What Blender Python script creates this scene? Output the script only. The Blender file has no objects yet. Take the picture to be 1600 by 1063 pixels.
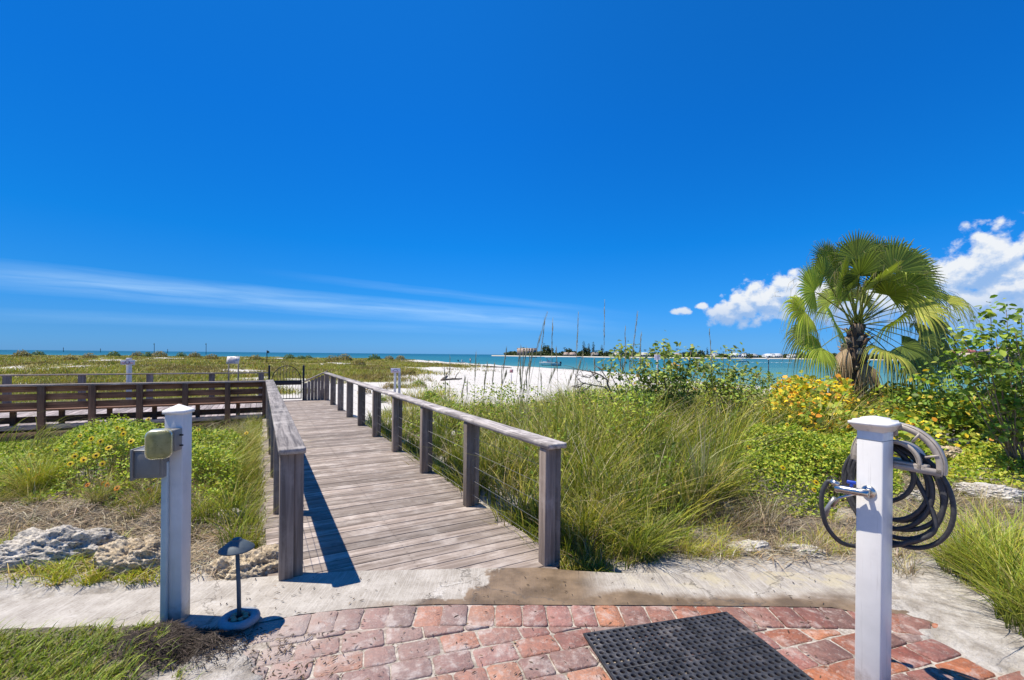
import bpy, math, random
import numpy as np
from mathutils import Matrix, Vector
C = bpy.context.scene
COL = C.collection
rng = np.random.default_rng(7)
random.seed(7)
R = math.radians
# ------------------------------------------------------------------ camera
FPX, CX, CY, ROLL, HC = 711.0, 800.0, 554.4, 0.0098, 1.6
cam = bpy.data.cameras.new("camera"); camo = bpy.data.objects.new("camera", cam); COL.objects.link(camo)
cam.sensor_width = 36.0; cam.lens = 36.0*FPX/1600.0
cam.shift_y = (CY-531.5)/1600.0
cam.clip_start = 0.05; cam.clip_end = 30000
camo.matrix_world = Matrix.Translation((0, 0, HC)) @ Matrix.Rotation(math.pi/2, 4, 'X') @ Matrix.Rotation(ROLL, 4, 'Z')
C.camera = camo
# ------------------------------------------------------------------ sun
SUN_EL, SUN_AZ = R(66), R(-85)        # azimuth from +Y towards +X
sv = Vector((math.sin(SUN_AZ)*math.cos(SUN_EL), math.cos(SUN_AZ)*math.cos(SUN_EL), math.sin(SUN_EL)))
sl = bpy.data.lights.new("sun", 'SUN'); so = bpy.data.objects.new("sun", sl); COL.objects.link(so)
sl.energy = 5.0; sl.angle = R(0.5); sl.color = (1.0, 0.93, 0.80)
so.rotation_euler = sv.to_track_quat('Z', 'Y').to_euler(); so.location = (-20, 0, 60)
C.view_settings.view_transform = 'Standard'; C.view_settings.look = 'None'
C.view_settings.exposure = 0.42; C.view_settings.gamma = 1.0
C.render.engine = 'CYCLES'
C.cycles.max_bounces = 6; C.cycles.transparent_max_bounces = 8; C.cycles.use_denoising = True
# ------------------------------------------------------------------ pixel helpers (layout only)
def ray(px, py):
    u = (px-CX)/FPX; v = (CY-py)/FPX
    return (u*math.cos(ROLL)-v*math.sin(ROLL), 1.0, u*math.sin(ROLL)+v*math.cos(ROLL))
def P(px, py, z=0.0):
    a, _, b = ray(px, py); k = (z-HC)/b
    return (a*k, k, z)
def W(px, py, Y):
    a, _, b = ray(px, py)
    return (a*Y, Y, HC+b*Y)
TH = R(28.95); ct, st = math.cos(TH), math.sin(TH)
def L(t, s, z=0.0):                    # boardwalk frame -> world
    return (t*ct - s*st, t*st + s*ct, z)
def invL(x, y): return (x*ct + y*st, -x*st + y*ct)
# ------------------------------------------------------------------ node helper
class NT:
    def __init__(s, tree): s.t = tree; s.n = tree.nodes; s.l = tree.links
    def node(s, kind, **kw):
        n = s.n.new(kind)
        for k, v in kw.items(): setattr(n, k, v)
        return n
    def put(s, sock, v):
        if v is None: return
        if isinstance(v, bpy.types.NodeSocket): s.l.new(v, sock)
        elif isinstance(v, (tuple, list)):
            v = tuple(v)
            if len(v) == 3 and len(sock.default_value) == 4: v = v+(1,)
            sock.default_value = v
        else: sock.default_value = v
    def math(s, op, a, b=None, c=None, clamp=False):
        n = s.node('ShaderNodeMath', operation=op); n.use_clamp = clamp
        for i, v in enumerate((a, b, c)): s.put(n.inputs[i], v)
        return n.outputs[0]
    def vmath(s, op, a, b=None, scale=None):
        n = s.node('ShaderNodeVectorMath', operation=op); s.put(n.inputs[0], a); s.put(n.inputs[1], b)
        if scale is not None: s.put(n.inputs[3], scale)
        return n.outputs['Value'] if op in ('DOT_PRODUCT', 'LENGTH', 'DISTANCE') else n.outputs[0]
    def mix(s, f, a, b, blend='MIX'):
        n = s.node('ShaderNodeMix', data_type='RGBA', blend_type=blend)
        s.put(n.inputs[0], f); s.put(n.inputs[6], a); s.put(n.inputs[7], b); return n.outputs[2]
    def noise(s, vec, scale, detail=4, rough=.55, dist=0):
        n = s.node('ShaderNodeTexNoise'); s.put(n.inputs['Vector'], vec)
        n.inputs['Scale'].default_value = scale; n.inputs['Detail'].default_value = detail
        n.inputs['Roughness'].default_value = rough; n.inputs['Distortion'].default_value = dist
        return n.outputs['Fac']
    def mr(s, v, a, b, c=0, d=1, smooth=True):
        n = s.node('ShaderNodeMapRange'); n.interpolation_type = 'SMOOTHSTEP' if smooth else 'LINEAR'
        s.put(n.inputs[0], v)
        for i, q in enumerate((a, b, c, d)): s.put(n.inputs[i+1], q)
        return n.outputs[0]
    def map(s, vec, scale=(1, 1, 1), loc=(0, 0, 0), rot=(0, 0, 0)):
        n = s.node('ShaderNodeMapping'); s.put(n.inputs[0], vec)
        n.inputs['Location'].default_value = loc; n.inputs['Rotation'].default_value = rot; n.inputs['Scale'].default_value = scale
        return n.outputs[0]
    def obj(s): return s.node('ShaderNodeTexCoord').outputs['Object']
    def pos(s): return s.node('ShaderNodeNewGeometry').outputs['Position']
    def att(s, name='Col'): return s.node('ShaderNodeAttribute', attribute_name=name).outputs['Color']
    def bump(s, h, strength=.3, dist=.01):
        n = s.node('ShaderNodeBump'); n.inputs['Strength'].default_value = strength; n.inputs['Distance'].default_value = dist
        s.put(n.inputs['Height'], h); return n.outputs[0]
    def sep(s, v):
        n = s.node('ShaderNodeSeparateXYZ'); s.put(n.inputs[0], v); return n.outputs
    def comb(s, x, y, z):
        n = s.node('ShaderNodeCombineXYZ'); s.put(n.inputs[0], x); s.put(n.inputs[1], y); s.put(n.inputs[2], z); return n.outputs[0]
def new_mat(name):
    m = bpy.data.materials.new(name); m.use_nodes = True
    t = NT(m.node_tree); b = t.n['Principled BSDF']; return m, t, b
def simple(name, col, rough=.5, metal=0, var=.12, scale=20, bump=.1, spec=None, dirt=None):
    m, t, b = new_mat(name)
    o = t.obj(); n = t.noise(o, scale, 5)
    c = t.mix(t.mr(n, .3, .7), tuple(x*(1-var) for x in col), tuple(min(1, x*(1+var)) for x in col))
    if dirt: c = t.mix(t.mr(t.noise(o, scale*.35, 6, .7), .5, .75, 0, dirt[1]), c, dirt[0])
    t.put(b.inputs['Base Color'], c); b.inputs['Metallic'].default_value = metal
    t.put(b.inputs['Roughness'], t.mr(n, .2, .8, max(.03, rough-.08), rough+.08))
    if bump: t.put(b.inputs['Normal'], t.bump(n, bump, .004))
    return m
# ------------------------------------------------------------------ world
def build_world():
    w = bpy.data.worlds.new("World"); C.world = w; w.use_nodes = True
    t = NT(w.node_tree); bg = t.n['Background']
    sky = t.node('ShaderNodeTexSky', sky_type='NISHITA'); sky.sun_disc = False
    sky.sun_elevation = SUN_EL; sky.sun_rotation = SUN_AZ; sky.air_density = 1.0; sky.dust_density = 0.2; sky.ozone_density = 3.0
    d = t.vmath('NORMALIZE', t.node('ShaderNodeTexCoord').outputs['Generated'])
    dx, dy, dz = t.sep(d)
    # a deep polarised blue: tint of the air itself, stronger overhead
    rp = t.node('ShaderNodeValToRGB'); cr = rp.color_ramp; t.put(rp.inputs[0], dz)
    cr.elements[0].position = 0.0; cr.elements[1].position = 1.0
    for pz, cl in SKY_TINT[1:-1]: cr.elements.new(pz)
    for e, (pz, cl) in zip(sorted(cr.elements, key=lambda q: q.position), SKY_TINT): e.color = tuple(v/1.6 for v in cl)+(1,)
    c = t.vmath('SCALE', rp.outputs[0], None, 1.6)
    c = t.vmath('SCALE', c, None, t.mr(dx, -.8, 0, .985*.78, .985))
    skyc = t.mix(1.0, sky.outputs[0], c, 'MULTIPLY')
    az = t.math('ARCTAN2', dx, dy); el = t.math('ARCSINE', dz)
    def ae(px, py):
        a, y, b = ray(px, py); return math.atan2(a, y), math.atan2(b, math.hypot(a, y))
    # cirrus streak on a great circle
    def gc(p0, p1):
        return Vector(ray(*p0)).cross(Vector(ray(*p1))).normalized()*-1
    def streak(p0, p1, wid, amt, a0, a1, seed):
        n = gc(p0, p1)
        if n.z < 0: n = -n
        q = t.vmath('DOT_PRODUCT', d, tuple(n))
        wob = t.math('MULTIPLY', t.math('SUBTRACT', t.noise(t.comb(az, 0, seed), 2.5, 2), .5), .02)
        q2 = t.math('ADD', q, wob)
        tex = t.noise(t.comb(t.math('MULTIPLY', az, 3.0), t.math('MULTIPLY', q2, 45), seed), 1.6, 7, .62, .25)
        band = t.math('SUBTRACT', 1, t.math('DIVIDE', t.math('ABSOLUTE', q2), wid), clamp=True)
        fade = t.math('MULTIPLY', t.mr(az, a0-.1, a0+.25), t.mr(az, a1, a1-.35))
        return t.math('MULTIPLY', t.math('MULTIPLY', t.math('MULTIPLY', t.math('POWER', band, .8), t.mr(tex, .15, .70, .15, 1)), fade), amt)
    s1 = streak((0, 432), (880, 505), .026, .47, -.95, .30, 3.1)
    s2 = streak((0, 492), (700, 515), .012, .14, -.95, 0.1, 8.4)
    s3 = streak((430, 428), (1050, 500), .010, .16, -.45, .35, 12.4)
    cir = t.math('ADD', t.math('ADD', s1, s2), s3, clamp=True)
    skyc = t.mix(cir, skyc, (4.6, 6.8, 9.0))
    # cumulus banks: soft lumps round chosen directions, broken up by noise
    lumps = [((1548, 400), .048, .048), ((1530, 420), .062, .048), ((1500, 434), .052, .042), ((1472, 450), .058, .042), ((1450, 464), .055, .04),
             ((1590, 459), .085, .062), ((1530, 476), .12, .055), ((1660, 444), .12, .09), ((1470, 484), .09, .045), ((1600, 509), .13, .045),
             ((1130, 490), .042, .026), ((1160, 482), .06, .036), ((1195, 470), .06, .042), ((1232, 458), .055, .042), ((1275, 472), .09, .05), ((1340, 480), .10, .04),
             ((1064, 485), .022, .011), ((1072, 487), .014, .008), ((1094, 479), .019, .009)]
    def density(off):
        A = az; E = t.math('ADD', el, off) if off else el
        env = None
        for (p, ra, re) in lumps:
            a0, e0 = ae(*p)
            u = t.math('DIVIDE', t.math('SUBTRACT', A, a0), ra); v = t.math('DIVIDE', t.math('SUBTRACT', E, e0), re)
            dd = t.math('SUBTRACT', 1, t.math('SQRT', t.math('ADD', t.math('MULTIPLY', u, u), t.math('MULTIPLY', v, v))))
            env = dd if env is None else t.math('SMOOTH_MAX', env, dd, .25)
        vec = t.comb(A, t.math('MULTIPLY', E, 1.15), 1.9)
        big = t.noise(vec, 22, 2, .5, .15); fine = t.noise(vec, 62, 6, .58, .1)
        vo = t.node('ShaderNodeTexVoronoi', feature='SMOOTH_F1'); t.put(vo.inputs['Vector'], vec); vo.inputs['Scale'].default_value = 48
        vo.inputs['Smoothness'].default_value = .35
        bl = t.math('SUBTRACT', .5, vo.outputs['Distance'])
        return t.math('ADD', t.math('ADD', env, t.math('MULTIPLY', t.math('SUBTRACT', big, .5), 1.0)),
                      t.math('ADD', t.math('MULTIPLY', t.math('SUBTRACT', fine, .5), 1.35), t.math('MULTIPLY', bl, .55)))
    d0 = density(0); d1 = density(.014)
    fadebase = t.mr(el, .05, .12, .15, 1)
    alpha = t.math('MULTIPLY', t.mr(d0, -.06, .46), t.mr(el, .02, .075, .2, 1))
    lit = t.mr(t.math('SUBTRACT', d0, d1), -.20, .42, 0, 1)
    thick = t.mr(d1, .25, 1.1, 1, 0)
    k = t.math('MULTIPLY', t.math('ADD', t.math('MULTIPLY', lit, .55), t.math('MULTIPLY', thick, .5), clamp=True), fadebase)
    cc = t.mix(k, (2.5, 4.1, 6.9), (7.2, 7.5, 7.9))
    skyc = t.mix(alpha, skyc, cc)
    t.l.new(skyc, bg.inputs[0]); bg.inputs[1].default_value = 0.09
    w.cycles.sampling_method = 'MANUAL'; w.cycles.sample_map_resolution = 512
SKY_TINT = [(0.0, (.20, .58, 1.50)), (1.0, (.05, .70, 1.45)), (.04, (.17, .54, 1.27)), (.12, (.09, .58, 1.22)), (.225, (.030, .61, 1.29)), (.436, (.028, .64, 1.41)), (.61, (.041, .69, 1.43))]; SKY_TINT.sort()
build_world()
# ------------------------------------------------------------------ mesh builder
class MB:
    def __init__(s): s.V = []; s.Q = []; s.T = []; s.C = []; s.n = 0
    def add(s, V, quads=None, tris=None, col=None):
        V = np.asarray(V, float).reshape(-1, 3); m = len(V)
        if quads is not None and len(quads): s.Q.append(np.asarray(quads, int).reshape(-1, 4)+s.n)
        if tris is not None and len(tris): s.T.append(np.asarray(tris, int).reshape(-1, 3)+s.n)
        c = np.ones((m, 3))*.5 if col is None else np.asarray(col, float)
        if c.ndim == 1: c = np.tile(c, (m, 1))
        s.V.append(V); s.C.append(c); s.n += m; return s
    def box(s, c, size, rz=0, col=None, tilt=None, jit=0):
        x, y, z = [q/2 for q in size]
        v = np.array([[-x,-y,-z],[x,-y,-z],[x,y,-z],[-x,y,-z],[-x,-y,z],[x,-y,z],[x,y,z],[-x,y,z]])
        if jit: v[:, :2] += rng.uniform(-jit, jit, (8, 2))*1.0
        if jit: v[4:, :2] = v[:4, :2]
        if tilt is not None: v = v @ np.array(tilt.to_3x3()).T
        cz, sz = math.cos(rz), math.sin(rz)
        v = np.stack([v[:,0]*cz-v[:,1]*sz, v[:,0]*sz+v[:,1]*cz, v[:,2]], 1)+np.array(c)
        return s.add(v, [[0,3,2,1],[4,5,6,7],[0,1,5,4],[1,2,6,5],[2,3,7,6],[3,0,4,7]], col=col)
    def tube(s, pts, rad, sides=8, col=None, caps=True, flat=1.0):
        p = np.asarray(pts, float); n = len(p)
        r = np.full(n, rad) if np.isscalar(rad) else np.asarray(rad, float)
        tg = np.gradient(p, axis=0); tg /= np.linalg.norm(tg, axis=1)[:, None]+1e-12
        ref = np.array([0, 0, 1.0]) if abs(tg[0][2]) < .9 else np.array([1.0, 0, 0])
        u = np.cross(tg[0], ref); u /= np.linalg.norm(u); V = []
        for i in range(n):
            u = u - tg[i]*np.dot(u, tg[i]); u /= np.linalg.norm(u)+1e-12; w = np.cross(tg[i], u)
            a = np.linspace(0, 2*math.pi, sides, endpoint=False)
            V.append(p[i]+r[i]*(np.cos(a)[:, None]*u+flat*np.sin(a)[:, None]*w))
        V = np.concatenate(V); Q = []
        for i in range(n-1):
            for j in range(sides):
                k = (j+1) % sides; Q.append([i*sides+j, i*sides+k, (i+1)*sides+k, (i+1)*sides+j])
        T = []
        if caps:
            V = np.vstack([V, p[0], p[-1]]); a, b = n*sides, n*sides+1
            for j in range(sides):
                k = (j+1) % sides; T += [[a, k, j], [b, (n-1)*sides+j, (n-1)*sides+k]]
        return s.add(V, Q, T, col)
    def lathe(s, prof, c=(0, 0, 0), sides=24, col=None, axis='z'):
        V = []; Q = []; n = len(prof)
        for (r, z) in prof:
            for j in range(sides):
                a = 2*math.pi*j/sides; V.append((r*math.cos(a), r*math.sin(a), z))
        V = np.array(V)
        for i in range(n-1):
            for j in range(sides):
                k = (j+1) % sides; Q.append([i*sides+j, i*sides+k, (i+1)*sides+k, (i+1)*sides+j])
        return s.add(V+np.array(c), Q, None, col)
    def build(s, name, mat, parent=None, smooth=False, bevel=0, loc=None, rz=None, merge=False):
        V = np.concatenate(s.V); Cc = np.concatenate(s.C)
        Q = np.concatenate(s.Q) if s.Q else np.zeros((0, 4), int); T = np.concatenate(s.T) if s.T else np.zeros((0, 3), int)
        me = bpy.data.meshes.new(name); nv = len(V); nq, nt = len(Q), len(T)
        me.vertices.add(nv); me.vertices.foreach_set('co', V.astype(np.float32).ravel())
        me.loops.add(nq*4+nt*3); me.polygons.add(nq+nt)
        me.loops.foreach_set('vertex_index', np.concatenate([Q.ravel(), T.ravel()]).astype(np.int32))
        ls = np.concatenate([np.arange(nq)*4, nq*4+np.arange(nt)*3]).astype(np.int32)
        me.polygons.foreach_set('loop_start', ls)
        if smooth: me.polygons.foreach_set('use_smooth', np.ones(nq+nt, bool))
        ca = me.color_attributes.new('Col', 'FLOAT_COLOR', 'POINT')
        ca.data.foreach_set('color', np.hstack([Cc, np.ones((nv, 1))]).astype(np.float32).ravel())
        me.update(calc_edges=True); me.validate()
        me.materials.append(mat)
        o = bpy.data.objects.new(name, me); COL.objects.link(o)
        if parent: o.parent = parent
        if loc is not None: o.location = loc
        if rz is not None: o.rotation_euler = (0, 0, rz)
        if bevel:
            b = o.modifiers.new('bevel', 'BEVEL'); b.width = bevel; b.segments = 2; b.limit_method = 'ANGLE'
        return o
def tag(o, label, cat, group=None):
    o['label'] = label; o['category'] = cat
    if group: o['group'] = group
    return o
def root(name, label, cat, loc=(0, 0, 0), rz=0, group=None):
    o = bpy.data.objects.new(name, None); COL.objects.link(o); o.location = loc; o.rotation_euler = (0, 0, rz)
    o.empty_display_size = .1
    return tag(o, label, cat, group)
def struct(o): o['kind'] = 'structure'; return o
def stuff(o, label, cat):
    o['kind'] = 'stuff'; o['label'] = label; o['category'] = cat; return o
def copy_tree(o, parent=None):
    c = o.copy(); COL.objects.link(c)
    if parent: c.parent = parent
    for ch in o.children: copy_tree(ch, c)
    return c
# ------------------------------------------------------------------ numpy noise
_g = np.random.default_rng(11).random((256, 256))
def vnoise(x, y):
    xi = np.floor(x).astype(int); yi = np.floor(y).astype(int); fx = x-xi; fy = y-yi
    fx = fx*fx*(3-2*fx); fy = fy*fy*(3-2*fy)
    a = _g[xi % 256, yi % 256]; b = _g[(xi+1) % 256, yi % 256]; c = _g[xi % 256, (yi+1) % 256]; d = _g[(xi+1) % 256, (yi+1) % 256]
    return (a*(1-fx)+b*fx)*(1-fy)+(c*(1-fx)+d*fx)*fy
def fbm(x, y, sc=1, oc=4):
    x = np.asarray(x, float)*sc; y = np.asarray(y, float)*sc; r = 0; a = .5; n = 0
    for i in range(oc): r = r+a*vnoise(x+17*i, y+31*i); n += a; a *= .5; x = x*2.03; y = y*2.03
    return r/n
def sst(a, b, v): q = np.clip((v-a)/(b-a), 0, 1); return q*q*(3-2*q)
# ------------------------------------------------------------------ terrain
WATER = -1.1
_sh = [(-3.2, 900), (-1.6, 320), (-1.0, 230), (-.84, 215), (-.53, 200), (-.28, 180), (-.14, 140), (0, 111), (.14, 86), (.222, 70), (.351, 54), (.458, 45), (.533, 40), (.65, 37), (.85, 35), (1.0, 38), (1.6, 60), (2.2, 300), (3.2, 900)]
_sa = np.array([p[0] for p in _sh]); _sr = np.array([p[1]/math.cos(min(1.2, abs(p[0]))) if abs(p[0]) < 1.2 else p[1] for p in _sh])
def shore_r(az): return np.interp(az, _sa, _sr)
def height(x, y):
    x = np.asarray(x, float); y = np.asarray(y, float)
    t = x*ct+y*st; s = -x*st+y*ct; r = np.hypot(x, y); az = np.arctan2(x, y)
    n1 = fbm(x, y, .9); n2 = fbm(x+50, y, .16, 4)
    front = sst(3.1, 4.2, y)*(r > 2)
    h = -.035 + front*(n1-.45)*.16
    right = sst(2.2, 3.2, t)
    h = h + right*sst(3.4, 6.0, y)*.12 + sst(2.6, 4.5, x)*sst(2.0, 4.5, y)*.10
    leftz = sst(.1, -.8, t)
    h = h + leftz*(sst(3.2, 4.4, y)*.12 - sst(6, 9.5, y)*.42)
    far = sst(9, 20, r)
    hf = -.55 + (n2-.5)*.9*sst(15, 60, r)
    dune = sst(.05, -.25, az)*sst(22, 80, r)*.42*(.4+1.1*fbm(x, y, .035, 3))
    h = h*(1-far) + (hf+dune)*far
    under = sst(-.25, .0, t)*sst(2.45, 2.1, t)*sst(2.2, 2.6, s)*sst(18.5, 17.5, s)
    h = h*(1-under)+under*np.minimum(h, -.16)
    pl = sst(.5, 0, t)*sst(12.2, 12.9, s)*sst(19, 18, s)
    h = h*(1-pl)+pl*np.minimum(h, -.5)
    R_ = shore_r(az); rn = R_*(1+.03*(fbm(az*30+40, az*0, 1, 3)-.5))
    k = sst(.72, 1.0, r/rn)
    h = h*(1-k)+k*WATER
    h = np.where(r > rn, WATER-np.minimum(1.2, (r-rn)*.05), h)
    flat = (1-sst(2.9, 3.2, y-.0*x))*sst(4.5, 3.0, np.abs(x))
    h = h*(1-flat)+flat*-.03
    nn = fbm(x, y, 3.2, 4)-.5
    lawn = lawn_m(x, y); h = h+lawn*.050
    sp = np.exp(-(((x+1.47)/.26)**2+((y-2.22)/.40)**2))*1.5+nn*1.1+ (nn2(x, y))*.6
    h = h+sst(.55, 1.0, sp)*(y < 3.0)*(y > 1.2)*(np.abs(x+1.3) < .9)*.046
    rg = sst(2.05, 2.75, x+nn*1.1-.35*(y-2.6))*sst(3.9, 3.3, y)*sst(.9, 1.4, y); h = h+rg*.06
    ed = sst(3.25, 3.42, y+nn*.25-.0*x)*sst(.8, 1.3, x)*sst(3.9, 3.5, y); h = h+ed*.035
    h = h+np.clip(np.exp(-(((x+1.80)/.24)**2+((y-2.47)/.15)**2))*1.6+nn*.6, 0, 1)*.05*(y < 2.85)*(y > 2.1)*(np.abs(x+1.7) < .6)
    ll = sst(-2.2, -2.9, x+nn*1.2)*sst(3.0, 3.12, y+nn*.2)*sst(3.6, 3.2, y); h = h+ll*.04
    return h
def nn2(x, y): return fbm(x+9, y+4, 11, 3)-.5
def lawn_m(x, y):
    n = fbm(x, y, 3, 3)-.5; n2 = fbm(x+4, y, 9, 3)-.5
    lim = np.interp(x, [-5, -3.0, -2.4, -1.95, -1.7, -1.55], [2.62, 2.60, 2.66, 2.66, 2.45, 2.2])
    return sst(.03, -.05, y-lim+n*.16+n2*.10)*sst(-1.66, -1.86, x+n*.3)
def veg_far(x, y):
    t = x*ct+y*st; s = -x*st+y*ct; az = np.arctan2(x, y); r = np.hypot(x, y)
    n = fbm(x+9, y+3, .11, 5); n3 = fbm(x, y, .5, 3)
    a = sst(-.10, -.26, az+(fbm(x, y, .05, 3)-.5)*.28)
    m = a*sst(.30, .42, n+.25*(n3-.5))
    path = sst(-.8, -.2, t)*sst(6.0, 4.5, t)*sst(8, 9, s)*sst(30, 23, s)
    m = m*(1-path)
    strand = sst(.80, .72, r/shore_r(az))
    return m*strand*sst(12, 15, r)
def build_ground():
    na = 900
    a = np.linspace(-1, 1, na, endpoint=False); az = (a*.45+ .55*a**3)*math.pi
    rr = np.concatenate([np.linspace(0, 2, 24)[1:], np.linspace(2, 5, 190)[1:], np.linspace(5, 12, 120)[1:], 12*(9000/12)**np.linspace(0, 1, 230)[1:]])
    A, Rr = np.meshgrid(az, rr, indexing='ij'); X = Rr*np.sin(A); Y = Rr*np.cos(A); Z = height(X, Y)
    nr = len(rr)
    V = np.stack([X, Y, Z], -1).reshape(-1, 3)
    V = np.vstack([V, [[0, 0, -.03]]])
    i = np.arange(na)[:, None]; j = np.arange(nr-1)[None, :]; i2 = (i+1) % na
    Q = np.stack([i*nr+j, i*nr+j+1, i2*nr+j+1, i2*nr+j], -1).reshape(-1, 4)
    T = np.stack([np.full(na, na*nr), np.arange(na)*nr, ((np.arange(na)+1) % na)*nr], -1)
    x, y = V[:, 0], V[:, 1]
    t = x*ct+y*st
    veg = veg_far(x, y)
    # litter / thatch in the near beds
    r = np.hypot(x, y)
    bedr = sst(2.1, 2.3, t)*sst(3.5, 4.1, y)*sst(13, 9, y)*(.35+.65*sst(.35, .6, fbm(x, y, 1.3)))
    bedl = sst(0, -.2, t)*sst(3.4, 4.0, y)*sst(13, 11, r)*(.45+.55*sst(.3, .55, fbm(x+5, y, 1.1)))
    edge = sst(3.2, 3.4, y)*sst(4.2, 3.6, y)*.35*(fbm(x, y, 3) > .5)
    thatch = np.clip(bedr+bedl+edge, 0, 1)*sst(14, 10, r)
    lawn = lawn_m(x, y)
    mulch = np.exp(-(((x+1.78)/.24)**2+((y-2.48)/.16)**2))*1.4
    col = np.stack([np.clip(veg, 0, 1), np.clip(np.maximum(thatch, lawn*.8), 0, 1), np.clip(mulch, 0, 1)], -1)
    m, tr, b = new_mat('sand_ground')
    p = tr.pos(); at = tr.sep(tr.att())
    nf = tr.noise(p, 9, 8, .65); ng = tr.noise(p, 60, 5, .7); nl = tr.noise(p, .35, 5, .6); nd = tr.noise(p, 160, 3, .6)
    rd = tr.mr(tr.vmath('LENGTH', p), 4.5, 9)
    sand = tr.mix(tr.mr(nf, .3, .7), tr.mix(rd, (.31, .27, .225), (.50, .465, .42)), tr.mix(rd, (.60, .555, .50), (.66, .63, .58)))
    sand = tr.mix(tr.mr(tr.noise(p, 45, 6, .75), .5, .7, 0, .45), sand, (.20, .165, .13))
    sand = tr.mix(tr.mr(nd, .55, .75, 0, .5), sand, (.22, .19, .15))
    sand = tr.mix(tr.mr(tr.noise(p, 2.2, 6, .7), .56, .74, 0, .55), sand, (.33, .28, .2))
    sand = tr.mix(tr.mr(tr.noise(tr.map(p, (.35, 1.6, 1), rot=(0, 0, .5)), 1, 7, .7), .54, .70, 0, .45), sand, (.40, .36, .30))
    sand = tr.mix(tr.mr(tr.noise(p, 5.5, 7, .8), .56, .68, 0, .5), sand, (.36, .31, .25))
    th = tr.mix(tr.mr(ng, .35, .65), (.05, .038, .026), (.26, .215, .155))
    vg = tr.mix(tr.mr(tr.noise(p, 1.1, 6, .7), .35, .65), (.10, .11, .018), (.27, .22, .06))
    c = tr.mix(tr.mr(tr.math('ADD', at[1], tr.math('MULTIPLY', tr.math('SUBTRACT', nf, .5), .8)), .3, .75), sand, th)
    c = tr.mix(tr.mr(tr.math('ADD', at[0], tr.math('MULTIPLY', tr.math('SUBTRACT', nf, .5), .6)), .3, .7), c, vg)
    c = tr.mix(tr.mr(tr.math('ADD', at[2], tr.math('MULTIPLY', tr.math('SUBTRACT', ng, .5), 1.0)), .35, .6), c, (.03, .024, .02))
    c = tr.mix(tr.mr(tr.math('ADD', tr.sep(p)[2], tr.math('MULTIPLY', tr.math('SUBTRACT', nf, .5), .15)), WATER+.30, WATER+.06, 0, .75), c, (.30, .27, .215))
    tr.put(b.inputs['Base Color'], c); b.inputs['Roughness'].default_value = .95
    h = tr.math('ADD', tr.math('ADD', tr.math('MULTIPLY', nf, .8), tr.math('MULTIPLY', ng, .35)), tr.math('MULTIPLY', tr.noise(p, 2.4, 4, .6), 2.0))
    tr.put(b.inputs['Normal'], tr.bump(h, .9, .05))
    mb = MB(); mb.add(V, Q, T, col)
    struct(mb.build('ground', m, smooth=True))
build_ground()
def build_water():
    m, t, b = new_mat('sea_water'); p = t.pos()
    r = t.vmath('LENGTH', p); nz = t.noise(t.map(p, (.012, .05, 1)), 1, 4, .6)
    q = t.math('ADD', r, t.math('MULTIPLY', t.math('SUBTRACT', nz, .5), 260))
    c = t.mix(t.mr(q, 30, 190), (.085, .23, .20), (.024, .140, .155))
    c = t.mix(t.mr(q, 150, 900), c, (.008, .085, .12))
    c = t.mix(t.mr(t.noise(t.map(p, (.02, .25, 1)), 1, 6, .65), .50, .72, 0, .5), c, (.008, .11, .15))
    c = t.mix(t.mr(t.noise(t.map(p, (.4, 1.6, 1)), 1, 5, .7), .55, .75, 0, .35), c, (.17, .38, .38))
    t.put(b.inputs['Base Color'], c); b.inputs['Roughness'].default_value = .35; b.inputs['IOR'].default_value = 1.33
    b.inputs['Specular IOR Level'].default_value = .25
    h = t.math('ADD', t.noise(t.map(p, (.5, 1.2, 1)), 1, 5, .6), t.math('MULTIPLY', t.noise(p, 3, 3), .3))
    t.put(b.inputs['Normal'], t.bump(h, .6, .3))
    mb = MB(); n = 96; a = np.linspace(0, 2*math.pi, n, endpoint=False)
    V = [(0, 0, 0)]; rad = [28, 60, 150, 500, 2000, 14000]
    for q in rad: V += [(q*math.cos(k), q*math.sin(k), 0) for k in a]
    T = [[0, 1+i, 1+(i+1) % n] for i in range(n)]; Q = []
    for k in range(len(rad)-1):
        for i in range(n):
            j = (i+1) % n; Q.append([1+k*n+i, 1+(k+1)*n+i, 1+(k+1)*n+j, 1+k*n+j])
    mb.add(V, Q, T)
    struct(mb.build('sea', m, loc=(0, 0, WATER)))
build_water()
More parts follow.
